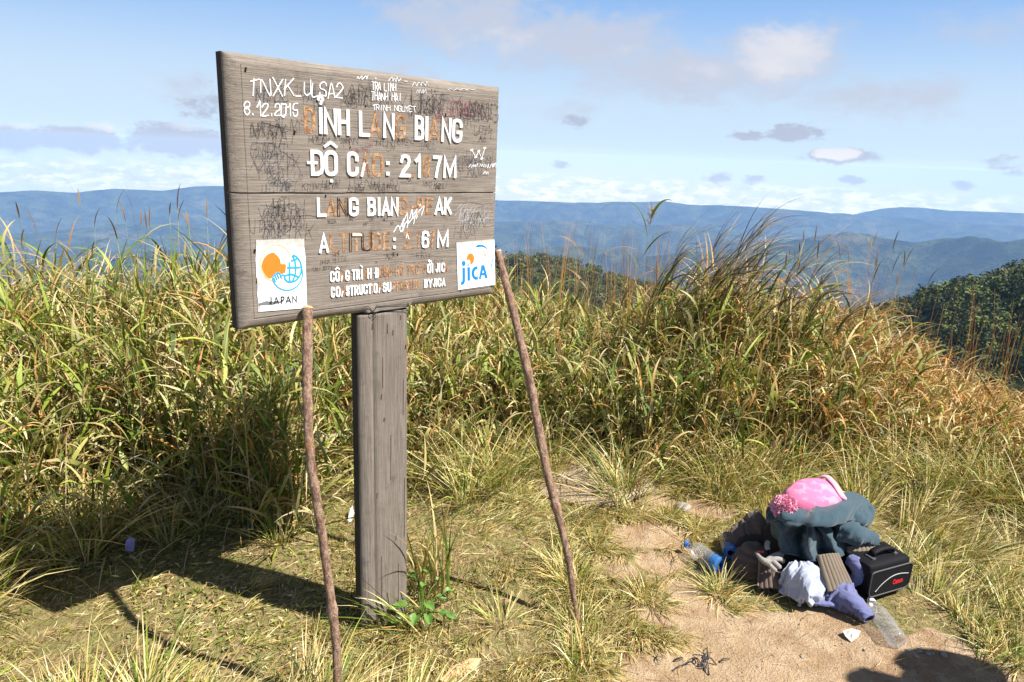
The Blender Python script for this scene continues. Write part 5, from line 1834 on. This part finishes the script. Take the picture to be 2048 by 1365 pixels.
def panel(x0, x1, z0, z1, r, d0, d1, name, m_, parent):
    pts = []
    for cx_, cz_, q in ((x1 - r, z1 - r * .4, 0), (x0 + r, z1 - r * .4, 1), (x0 + r, z0 + r, 2), (x1 - r, z0 + r, 3)):
        for a in np.linspace(q * math.pi / 2, (q + 1) * math.pi / 2, 7):
            k_ = r if q > 1 else r * .4
            pts.append((cx_ + r * math.cos(a), cz_ + k_ * math.sin(a)))
    n = len(pts)
    V = [bagf(x, z, d1) for x, z in pts] + [bagf(x, z, d0) for x, z in pts]
    F = [tuple(range(n))] + [(i, n + i, n + (i + 1) % n, (i + 1) % n) for i in range(n)]
    return mesh(name, V, F, m_, parent, smooth=False), pts


flap, pts = panel(-.122, .122, .034, .150, .026, -.012, .004, 'front_flap', bag_m, bag)
V, F = tube([bagf(x, z, .004) for x, z in pts + [pts[0]]], .0032, 6)
mesh('piping', V, F, trim_m, flap)
arc = [(-.085, .056), (-.05, .085), (.0, .108), (.05, .112), (.105, .103)]
V, F = tube([bagf(x, z, .0055) for x, z in spline([(a, b, 0) for a, b in arc], 24)[:, :2]], .0016, 6)
mesh('piping', V, F, plain('light_piping', (.45, .45, .44), .5), flap)
LOW = {'C': [[(1, .72), (.8, .95), (.4, 1), (.1, .8), (0, .45), (.12, .12), (.45, 0), (.85, .1), (1, .26)]],
       'a': [[(.1, .62), (.5, .72), (.85, .6), (.85, 0)], [(.85, .38), (.3, .36), (.05, .16), (.3, 0), (.85, .12)]],
       'n': [[(.1, 0), (.1, .7)], [(.1, .5), (.5, .72), (.85, .58), (.9, 0)]],
       'o': [[(.5, .7), (.1, .55), (.05, .2), (.5, 0), (.95, .2), (.9, .55), (.5, .7)]]}
lg = []
for i, (ch, xa, xb) in enumerate((('C', .018, .030), ('a', .0325, .0415), ('n', .044, .053), ('o', .0555, .065), ('n', .0675, .0765))):
    for s in LOW[ch]:
        lay[0] = (lay[0] + 1) % 7
        lg.append(stroke([(xa + p[0] * (xb - xa), .068 + p[1] * .019) for p in s], .0032, .003, .0052 + lay[0] * .00005, to=bagf))
mesh('logo', *join(lg), red_m, flap, smooth=False)
hp = spline([(-.062, -.02, .172), (-.055, -.02, .196), (0, -.02, .206), (.055, -.02, .196), (.062, -.02, .172)], 26)
V, F = [], []
for i, p in enumerate(hp):
    for dy_, dz_ in ((-.016, -.004), (.016, -.004), (.016, .005), (0, .008), (-.016, .005)):
        V.append((p[0], p[1] + dy_, p[2] + dz_))
F = [tuple(f) for f in grid_faces(26, 5, wrap_v=True)] + [(0, 1, 2, 3, 4), tuple(25 * 5 + k for k in (4, 3, 2, 1, 0))]
mesh('handle', V, F, bag_m, bag)
for sx_ in (-.066, .066):
    mesh('handle_loop', *shift(rbox(.022, .044, .012, .004, 5), (sx_, -.02, .170)), trim_m, bag)
V, F = tube([(-.100 + .010 * math.cos(a), -.074, .018 + .013 * math.sin(a)) for a in np.linspace(0, 2 * math.pi, 16)], .0022, 6)
mesh('buckle', V, F, steel_m, bag)
mesh('strap', *shift(rbox(.020, .004, .05, .0018, 5), (-.100, -.070, .010)), bag_m, bag)


# --- plastic bottles
def thin_plastic(name, tintc, body=0.05, gloss=.22):
    m = bpy.data.materials.new(name)
    m.use_nodes = True
    t = NT(m.node_tree)
    fr = t.n('ShaderNodeLayerWeight', {'Blend': .28}).outputs['Facing']
    tr = t.n('ShaderNodeBsdfTransparent', {'Color': tintc})
    gs = t.n('ShaderNodeBsdfGlossy', {'Color': (1, 1, 1), 'Roughness': .08})
    df = t.n('ShaderNodeBsdfDiffuse', {'Color': tuple(min(1, c * .9) for c in tintc)})
    a = t.n('ShaderNodeMixShader', {0: body, 1: tr, 2: df})
    b = t.n('ShaderNodeMixShader', {0: t.ramp(fr, 0.05, 1.0, .05, gloss + .25), 1: a, 2: gs})
    t.n('ShaderNodeOutputMaterial', {'Surface': b.outputs[0]})
    return m


clear_m = thin_plastic('clear_plastic', (.93, .94, .96), .14)
blue_pl = thin_plastic('blue_plastic', (.10, .34, .86), .45)
cap_w = plain('cap_white', (.78, .80, .84), .4, .4, .05)
cap_b = plain('cap_blue', (.04, .17, .62), .4, .4, .05)


def bottle(name, base, tip, R_, label, dent, seed, cap_mat, base_blue=False, cat='bottle', ribs=True):
    """bottle lying from base point to cap tip (world), radius R_"""
    base, tip = np.asarray(base), np.asarray(tip)
    L_ = np.linalg.norm(tip - base)
    ax = (tip - base) / L_
    root = empty(name, tuple(base))
    tag(root, label, cat)
    side = np.cross(ax, (0, 0, 1.0))
    side /= np.linalg.norm(side)
    upv = np.cross(side, ax)
    f = np.array([0, .0, .012, .03, .07, .12, .16, .2, .24, .28, .32, .36, .4, .44, .48, .52, .56, .6, .64, .70, .76, .82, .86, .89, .905, .93])
    r = np.array([.35, .72, .9, .98, 1, .985, 1, .965, 1, .965, 1, .965, 1, .965, 1, .965, 1, .98, .97, .9, .75, .52, .38, .33, .38, .33]) * R_
    if not ribs:
        r[6:17] = R_
    f, r = np.interp(np.linspace(0, 1, 70), np.linspace(0, 1, len(f)), f), np.interp(np.linspace(0, 1, 70), np.linspace(0, 1, len(r)), r)
    ns = 36
    V = []
    for i in range(70):
        for k in range(ns):
            a = 2 * math.pi * k / ns
            q = 1 - dent * max(0, fbm(f[i] * 7 + math.cos(a) * 1.2, math.sin(a) * 1.2 + seed, 3, seed, .5, True) - .55) * 2.2 * math.sin(min(1, f[i] * 1.1) * math.pi) ** .5
            V.append(ax * f[i] * L_ + side * r[i] * q * math.cos(a) + upv * r[i] * q * math.sin(a))
    F = [tuple(q) for q in grid_faces(70, ns, wrap_v=True)]
    if base_blue:
        cut = 20
        n1 = [q for q in F if max(q) < cut * ns]
        n2 = [q for q in F if max(q) >= cut * ns]
        mesh('bottle_base', V, n1 + [tuple(range(ns))[::-1]], blue_pl, root)
        mesh('bottle_body', V, n2, clear_m, root)
    else:
        mesh('bottle_body', V, F + [tuple(range(ns))[::-1]], clear_m, root)
    P = [ax * L_ * q for q in (.93, .932, .99, 1.0)]
    V, F = tube(P, [R_ * .40, R_ * .42, R_ * .42, R_ * .36], 22)
    mesh('bottle_cap', V, F, cap_mat, root)
    return root


bottle('water_bottle', gp(1795, 1283, .033), gp(1742, 1202, .040), .033, 'clear crushed plastic bottle with a white cap on the bare dirt', .16, 3, cap_w)
b1 = gp(1440, 1132, .038)
bottle('water_bottle', b1, b1 + np.array([-.105, .150, .006]), .037, 'clear water bottle with a blue base lying in the pile\'s shadow', .03, 5, cap_b, True)
b2 = gp(1461, 1106, .055)
bottle('water_bottle', b2, b2 + np.array([.03, .17, -.01]), .033, 'blue plastic bottle half hidden behind the brown beanie', .05, 8, cap_b, True, ribs=False)


# --- stones, litter, twigs
def stone(name, c, r, squash, label, mat, seed, group=None, cat='stone', rot=0.0, sx=1.0):
    nA, nB = 22, 30
    V = []
    for i in range(nA):
        th_ = math.pi * i / (nA - 1)
        for j in range(nB):
            ph = 2 * math.pi * j / nB
            d = np.array([math.sin(th_) * math.cos(ph), math.sin(th_) * math.sin(ph), math.cos(th_)])
            q = r * (1 + .55 * (fbm(d[0] * 1.6 + seed, d[1] * 1.6 + d[2] * 1.3, 4, seed) - .5))
            V.append((d[0] * q * sx, d[1] * q, d[2] * q * squash))
    o = mesh(name, V, grid_faces(nA, nB, wrap_v=True), mat)
    o.location = (c[0], c[1], gh(c[0], c[1]) + r * squash * .35)
    o.rotation_euler = (0, 0, rot)
    return tag(o, label, cat, group)


stone_m = plain('grey_stone', (0.30, 0.27, 0.24), .9, .2, .35, 40, .5)
slab_m, t, bs, _ = material('sandy_rock', (.45, .34, .22), .95, .1)
co = obj_co(t)
c = t.mix(t.ramp(t.noise(co, 7, 5, .6), .35, .7), (.36, .27, .18), (.56, .45, .32))
c = t.mix(t.ramp(t.noise(co, 70, 4, .7), .55, .75, 0, .5), c, (.22, .15, .09))
t.put(bs.inputs['Base Color'], c)
bump(t, bs, t.m('ADD', t.noise(co, 22, 6, .7), t.noise(co, 120, 3)), .8, .02)
stone('flat_rock', gp(1190, 972)[:2], .24, .13, 'flat sandy rock set in the grass behind the right walking stick', slab_m, 4, rot=.25, sx=1.25)
for k, (px, py, r) in enumerate(((1838, 1304, .010), (1856, 1309, .009), (1864, 1308, .007), (1832, 1313, .009), (1815, 1303, .006), (1888, 1312, .011), (1604, 1312, .006), (1600, 1245, .005), (1306, 1202, .010))):
    stone('pebble', gp(px, py)[:2], r, .75, 'small grey pebble lying on the bare dirt', stone_m, 10 + k, 'pebbles on the dirt', 'pebble')
stone('field_stone', gp(1824, 1104)[:2], .030, .7, 'pale brown stone in the grass behind the black camera bag', stone_m, 31)
stone('field_stone', gp(1366, 1015)[:2], .040, .4, 'low brown stone half sunk in turf left of the pink hat', stone_m, 33)

scrap_m = plain('paper_scrap', (.55, .46, .42), .8, .2, .2, 60)
foil_m = plain('violet_wrapper', (.42, .36, .85), .5, .4, .35, 60)
husk_m = plain('dry_husk', (.52, .35, .19), .85, .2, .25, 50)


def scrap(name, pts, zs, mat, label, cat, thick=.0015):
    """crumpled sheet between outline points, fanned from its centre"""
    P = np.array([np.append(p[:2], gh(p[0], p[1]) + z) for p, z in zip(pts, zs)])
    c = P.mean(0) + np.array([.004, .002, .003])
    n = len(P)
    rings = [P, P * .66 + c * .34 + np.array([[0, 0, .006 * math.sin(i * 2.4)] for i in range(n)]), P * .33 + c * .67 + np.array([[0, 0, .005 * math.cos(i * 1.9)] for i in range(n)])]
    V = np.vstack(rings + [c[None]])
    F = []
    for k in range(2):
        F += [(k * n + i, k * n + (i + 1) % n, (k + 1) * n + (i + 1) % n, (k + 1) * n + i) for i in range(n)]
    F += [(2 * n + i, 2 * n + (i + 1) % n, 3 * n) for i in range(n)]
    o = mesh(name, V - c, F, mat)
    o.location = c
    o.data.polygons.foreach_set('use_smooth', np.zeros(len(o.data.polygons), bool))
    soften(o, 0, thick)
    return tag(o, label, cat)


scrap('paper_scrap', [gp(1684, 1268), gp(1700, 1264), gp(1722, 1268), (gp(1716, 1276)), gp(1702, 1284), gp(1690, 1276)], [.018, .02, .012, .004, .003, .012], scrap_m, 'torn whitish paper scrap on the dirt in front of the pile', 'litter')
scrap('snack_wrapper', [gp(250, 1108), gp(252, 1085, .05), gp(262, 1079, .06), gp(271, 1084, .05), gp(268, 1110)], [.01, .055, .07, .06, .01], foil_m, 'violet snack wrapper standing in the dark shadow of the sign', 'litter')
scrap('paper_scrap', [gp(695, 1045), gp(699, 1030), gp(706, 1026), gp(709, 1034), gp(702, 1044)], [.012, .03, .04, .03, .01], plain('white_litter', (.8, .8, .82), .6), 'small white litter in the grass just left of the post', 'litter')
scrap('dry_husk', [gp(880, 1368), gp(905, 1345), gp(940, 1331), (gp(962, 1326)), gp(952, 1342), gp(925, 1362), gp(900, 1378)], [.006, .014, .018, .01, .006, .006, .004], husk_m, 'large dry tan husk lying in the foreground grass', 'husk', .003)

# crumbs of soil and grit on the trodden ground
x, y, a, g = scatter(5200, 201, lambda x, y: np.clip(bare(x, y), .02, 1) * (.3 + .7 * (fbm(x * 5, y * 5, 2, 8) > .5)))
n = len(x)
r_ = g.uniform(.0008, .0036, n) * (1 + 1.3 * (g.random(n) > .96))
oc = np.array([(1, 0, 0), (0, 1, 0), (-1, 0, 0), (0, -1, 0), (0, 0, .9), (0, 0, -.9)])
V = np.stack([x, y, near_h(x, y) + r_ * .3], 1)[:, None, :] + (oc[None] * g.uniform(.6, 1.3, (n, 6, 3))) * r_[:, None, None]
F3 = np.array([(0, 1, 4), (1, 2, 4), (2, 3, 4), (3, 0, 4), (1, 0, 5), (2, 1, 5), (3, 2, 5), (0, 3, 5)])
F = (np.arange(n)[:, None, None] * 6 + F3[None]).reshape(-1, 3)
C = np.repeat(np.array([(.30, .20, .12), (.36, .27, .18), (.22, .17, .13), (.42, .36, .29)])[g.integers(0, 4, n)], 6, 0)
crumb_m, t, bs, _ = material('soil_crumb', None, .95, .1)
t.put(bs.inputs['Base Color'], t.n('ShaderNodeAttribute', attribute_name='tint').outputs['Color'])
tag(mesh('soil_crumbs', V.reshape(-1, 3), F, crumb_m, smooth=False, col=C), 'loose crumbs of soil and grit on the trodden dirt', 'grit', kind='stuff')

char_m = plain('charred_wood', (.055, .05, .055), .85, .2, .5, 90)
g = np.random.default_rng(77)
for k in range(15):
    c = gp(1386 + g.normal() * 26, 1322 + g.normal() * 10)
    a = g.uniform(0, 6.28)
    L_ = g.uniform(.012, .035)
    if k < 5:
        c, a, L_ = gp(1414 + g.normal() * 4, 1300 + k * 8), 1.4 + g.normal() * .3, .03
    P = spline([(-L_ * math.cos(a), -L_ * math.sin(a), .003), (g.normal() * .006, g.normal() * .006, .010 + g.random() * .012), (L_ * math.cos(a), L_ * math.sin(a), .004)], 9)
    V, F = tube(P, np.linspace(.003, .0012, 9), 6, True, k, .15)
    o = mesh('charred_twig', V, F, char_m)
    o.location = (c[0], c[1], gh(c[0], c[1]))
    tag(o, 'thin blackened twig in the small burnt heap on the dirt', 'twig', 'charred twigs on the dirt')

# --- broad-leaved weed and straw tuft at the post's foot
wd_m, t, bs, _ = material('weed_leaf', (.08, .17, .025), .5, .4)
co = obj_co(t)
t.put(bs.inputs['Base Color'], t.mix(t.noise(co, 60, 3), (.07, .15, .02), (.13, .24, .045)))
wx, wy = gp(843, 1236)[:2]
weed = empty('leafy_weed', (wx, wy, gh(wx, wy)))
tag(weed, 'green broad leaved weed growing at the right foot of the sign post', 'weed')
g = np.random.default_rng(19)
stems, k_ = [], 0
for (dx_, dy_, z, L_, W_, hd) in ((-.085, .015, .070, .060, .046, -1.6), (-.045, -.03, .065, .070, .040, -1.9), (.0, .01, .11, .04, .03, .4), (.02, -.03, .075, .045, .034, 2.4), (.05, .02, .06, .045, .03, 1.2), (.03, -.06, .05, .05, .03, 2.9), (-.03, .05, .12, .05, .032, -.6),
                                 (.06, -.03, .04, .05, .03, 1.9), (-.01, -.05, .04, .06, .035, 3.3), (.08, .03, .08, .04, .026, .9), (.01, .06, .13, .04, .03, .1), (.045, .06, .10, .04, .028, .7), (-.06, -.06, .03, .06, .034, -2.4), (.09, -.05, .05, .045, .028, 2.1)):
    nA, nB = 10, 7
    V = []
    dr = np.array([math.sin(hd), math.cos(hd), 0])
    sd = np.array([math.cos(hd), -math.sin(hd), 0])
    for i in range(nA):
        s = i / (nA - 1)
        w = W_ / 2 * (math.sin(math.pi * min(1, s * .96 + .04) ** .75) ** .8) * (1 + .12 * (i % 2))
        for j in range(nB):
            b = (j / (nB - 1) - .5) * 2
            V.append(np.array([dx_, dy_, z]) + dr * L_ * s + sd * w * b + np.array([0, 0, .010 * abs(b) - .03 * s * s + .003 * math.sin(9 * s) * b + .012 * s]))
    mesh('leaf', V, grid_faces(nA, nB), wd_m, weed)
    stems.append(tube(spline([(0, 0, 0), (dx_ * .5, dy_ * .5, z * .8), (dx_, dy_, z)], 8), .0018, 5))
mesh('stem', *join(stems), wd_m, weed)

tx, ty = gp(868, 1195)[:2]
tf = Pile()
g = np.random.default_rng(23)
n = 46
hd = g.uniform(0, 6.28, n)
c, _ = palette(g, n, .35, .6, .1, .05)
tf.add(ribbons(np.stack([g.normal(0, .035, n), g.normal(0, .04, n), np.zeros(n)], 1), hd, g.uniform(.02, .25, n), g.uniform(.18, .46, n), g.uniform(.004, .010, n), g.uniform(.1, 1.3, n), 8, c, c, g.normal(0, .8, n), 2.0))
o = tf.build('straw_tuft')
o.location = (tx, ty, gh(tx, ty))
tag(o, 'upright tuft of straw coloured stems just right of the post', 'grass tuft')
tf = Pile()
n = 34
hd = g.normal(-1.9, .35, n)
c, _ = palette(g, n, .7, .35)
tf.add(ribbons(np.stack([g.normal(0, .03, n), g.normal(0, .03, n), np.zeros(n)], 1), hd, g.uniform(.5, 1.1, n), g.uniform(.16, .34, n), g.uniform(.004, .008, n), g.uniform(.2, .9, n), 7, c, c * 1.1, g.normal(0, .5, n)))
o = tf.build('straw_tuft')
bx_ = gp(830, 1262)
o.location = (bx_[0], bx_[1], gh(bx_[0], bx_[1]))
tag(o, 'low green tuft combed to the left across the foot of the post', 'grass tuft')

# --- the bystander whose shadow falls across the corner of the dirt
px_, py_ = 2.36, 1.53
pr = empty('person', (px_, py_, gh(px_, py_)))
tag(pr, 'person in dark clothes standing right of the frame, shadow on the dirt', 'person')


def skin_figure(name, joints, edges, mat, parent, sub=2):
    me = bpy.data.meshes.new(name)
    me.from_pydata([j[:3] for j in joints], edges, [])
    me.materials.append(mat)
    o = bpy.data.objects.new(name, me)
    COL.objects.link(o)
    o.parent = parent
    m_ = o.modifiers.new('skin', 'SKIN')
    m_.use_smooth_shade = True
    if not me.skin_vertices:                     # the modifier's vertex layer, where it was not made with it
        tmp = bmesh.new()
        tmp.from_mesh(me)
        tmp.verts.layers.skin.verify()
        tmp.to_mesh(me)
        tmp.free()
    for v, j in zip(me.skin_vertices[0].data, joints):
        v.radius = (j[3], j[4] if len(j) > 4 else j[3])
    me.skin_vertices[0].data[0].use_root = True
    s = o.modifiers.new('smooth', 'SUBSURF')
    s.levels = s.render_levels = sub
    return o


cloth_dark = fabric('dark_jacket', (.05, .055, .075), 500)
jeans_m = fabric('blue_jeans', (.06, .08, .13), 700)
skin_m = plain('skin', (.42, .25, .17), .55, .35, .12, 30)
hair_m = plain('black_hair', (.015, .012, .011), .6, .3)
# y is left-right of the figure, -x is its front
J_ = [(0, 0, .92, .10, .075), (0, 0, 1.08, .09, .065), (.0, 0, 1.24, .11, .07), (0, 0, 1.34, .065, .05), (-.01, 0, 1.42, .050, .05), (-.02, 0, 1.50, .072, .080), (-.02, 0, 1.57, .070, .082),
      (0, .17, 1.30, .042), (.02, .24, 1.06, .036), (-.13, .21, .90, .032), (0, -.17, 1.30, .042), (.03, -.23, 1.06, .036), (-.10, -.22, .88, .032),
      (0, .09, .86, .075), (-.01, .10, .48, .062), (.02, .10, .10, .045), (-.12, .11, .04, .036), (0, -.09, .86, .075), (-.01, -.10, .48, .062), (.02, -.10, .10, .045), (-.12, -.11, .04, .036)]
E_ = [(0, 1), (1, 2), (2, 3), (3, 4), (4, 5), (5, 6), (2, 7), (7, 8), (8, 9), (2, 10), (10, 11), (11, 12), (0, 13), (13, 14), (14, 15), (15, 16), (0, 17), (17, 18), (18, 19), (19, 20)]
skin_figure('body', J_, E_, skin_m, pr)
rings = [(.80, .150, .195), (.84, .155, .200), (.92, .150, .190), (1.02, .140, .180), (1.12, .142, .186), (1.22, .145, .200), (1.29, .130, .195), (1.33, .105, .150), (1.365, .080, .095), (1.40, .066, .072)]
V = [(.005 + rx * math.cos(a) * (1 + .05 * (fbm(z * 9, a * 1.5, 3, 4) - .5)), ry * math.sin(a), z) for z, rx, ry in rings for a in np.linspace(0, 2 * math.pi, 33)[:-1]]
soften(mesh('jacket', V, grid_faces(len(rings), 32, wrap_v=True), cloth_dark, pr), 1, .004)
for sy, hand_ in ((1, [(0, .150, 1.30), (.01, .205, 1.24), (.02, .24, 1.06), (-.06, .225, .96), (-.118, .212, .91)]), (-1, [(0, -.150, 1.30), (.01, -.205, 1.24), (.03, -.23, 1.06), (-.03, -.225, .96), (-.09, -.221, .89)])):
    V, F = tube(spline(hand_, 26), np.interp(np.linspace(0, 1, 26), [0, .25, .55, 1], [.075, .072, .058, .044]), 18)
    mesh('sleeve', V, F, cloth_dark, pr)
TR = [(0, 0, .93, .155, .125), (0, .09, .84, .108), (-.01, .10, .48, .076), (.02, .10, .08, .064), (0, -.09, .84, .108), (-.01, -.10, .48, .076), (.02, -.10, .08, .064)]
skin_figure('trousers', TR, [(0, 1), (1, 2), (2, 3), (0, 4), (4, 5), (5, 6)], jeans_m, pr)
V = [(.012 + .086 * math.sin(q) * math.cos(a), .083 * math.sin(q) * math.sin(a), 1.555 + .085 * math.cos(q) - (.05 if math.cos(a) > -.2 else 0) * max(0, q - 1.2)) for q in np.linspace(0.02, 1.75, 16) for a in np.linspace(0, 2 * math.pi, 33)[:-1]]
mesh('hair', V, grid_faces(16, 32, wrap_v=True), hair_m, pr)
for sy in (-1, 1):
    for i, (dy, L_) in enumerate(((-.028, .062), (-.010, .074), (.008, .078), (.026, .068), (-.042, .05))):
        hx_, hy_, hz_ = (-.13, .21, .90) if sy > 0 else (-.10, -.22, .88)
        r_ = .0085
        P = spline([(hx_ - .005, hy_ + dy * .6, hz_ - .02), (hx_ - .02, hy_ + dy, hz_ - .02 - L_ * .6), (hx_ - .012, hy_ + dy, hz_ - .02 - L_)], 8)
        V, F = tube(P, np.array([1.1, 1.05, 1, 1, 1, .95, .85, .5]) * r_, 8)
        mesh('finger', V, F, skin_m, pr)
nose = tube([(-.095, 0, 1.545), (-.108, 0, 1.522), (-.092, 0, 1.512)], [.008, .013, .010], 8)
mesh('nose', *nose, skin_m, pr)
for sy in (-1, 1):
    V, F = tube([(-.088, sy * .03 - .006, 1.548), (-.090, sy * .03 + .006, 1.548)], .007, 8)
    mesh('eye', V, F, hair_m, pr)
    V, F = tube([(-.015, sy * .080, 1.565), (-.005, sy * .090, 1.545), (-.015, sy * .080, 1.515)], [.008, .012, .007], 8)
    mesh('ear', V, F, skin_m, pr)
    mesh('shoe', *shift(rbox(.25, .09, .075, .03), (-.05, sy * .105, 0)), cloth_dark, pr)
mesh('mouth', *tube([(-.084, -.022, 1.488), (-.092, 0, 1.486), (-.084, .022, 1.488)], .005, 8), plain('lips', (.35, .14, .12), .5), pr)
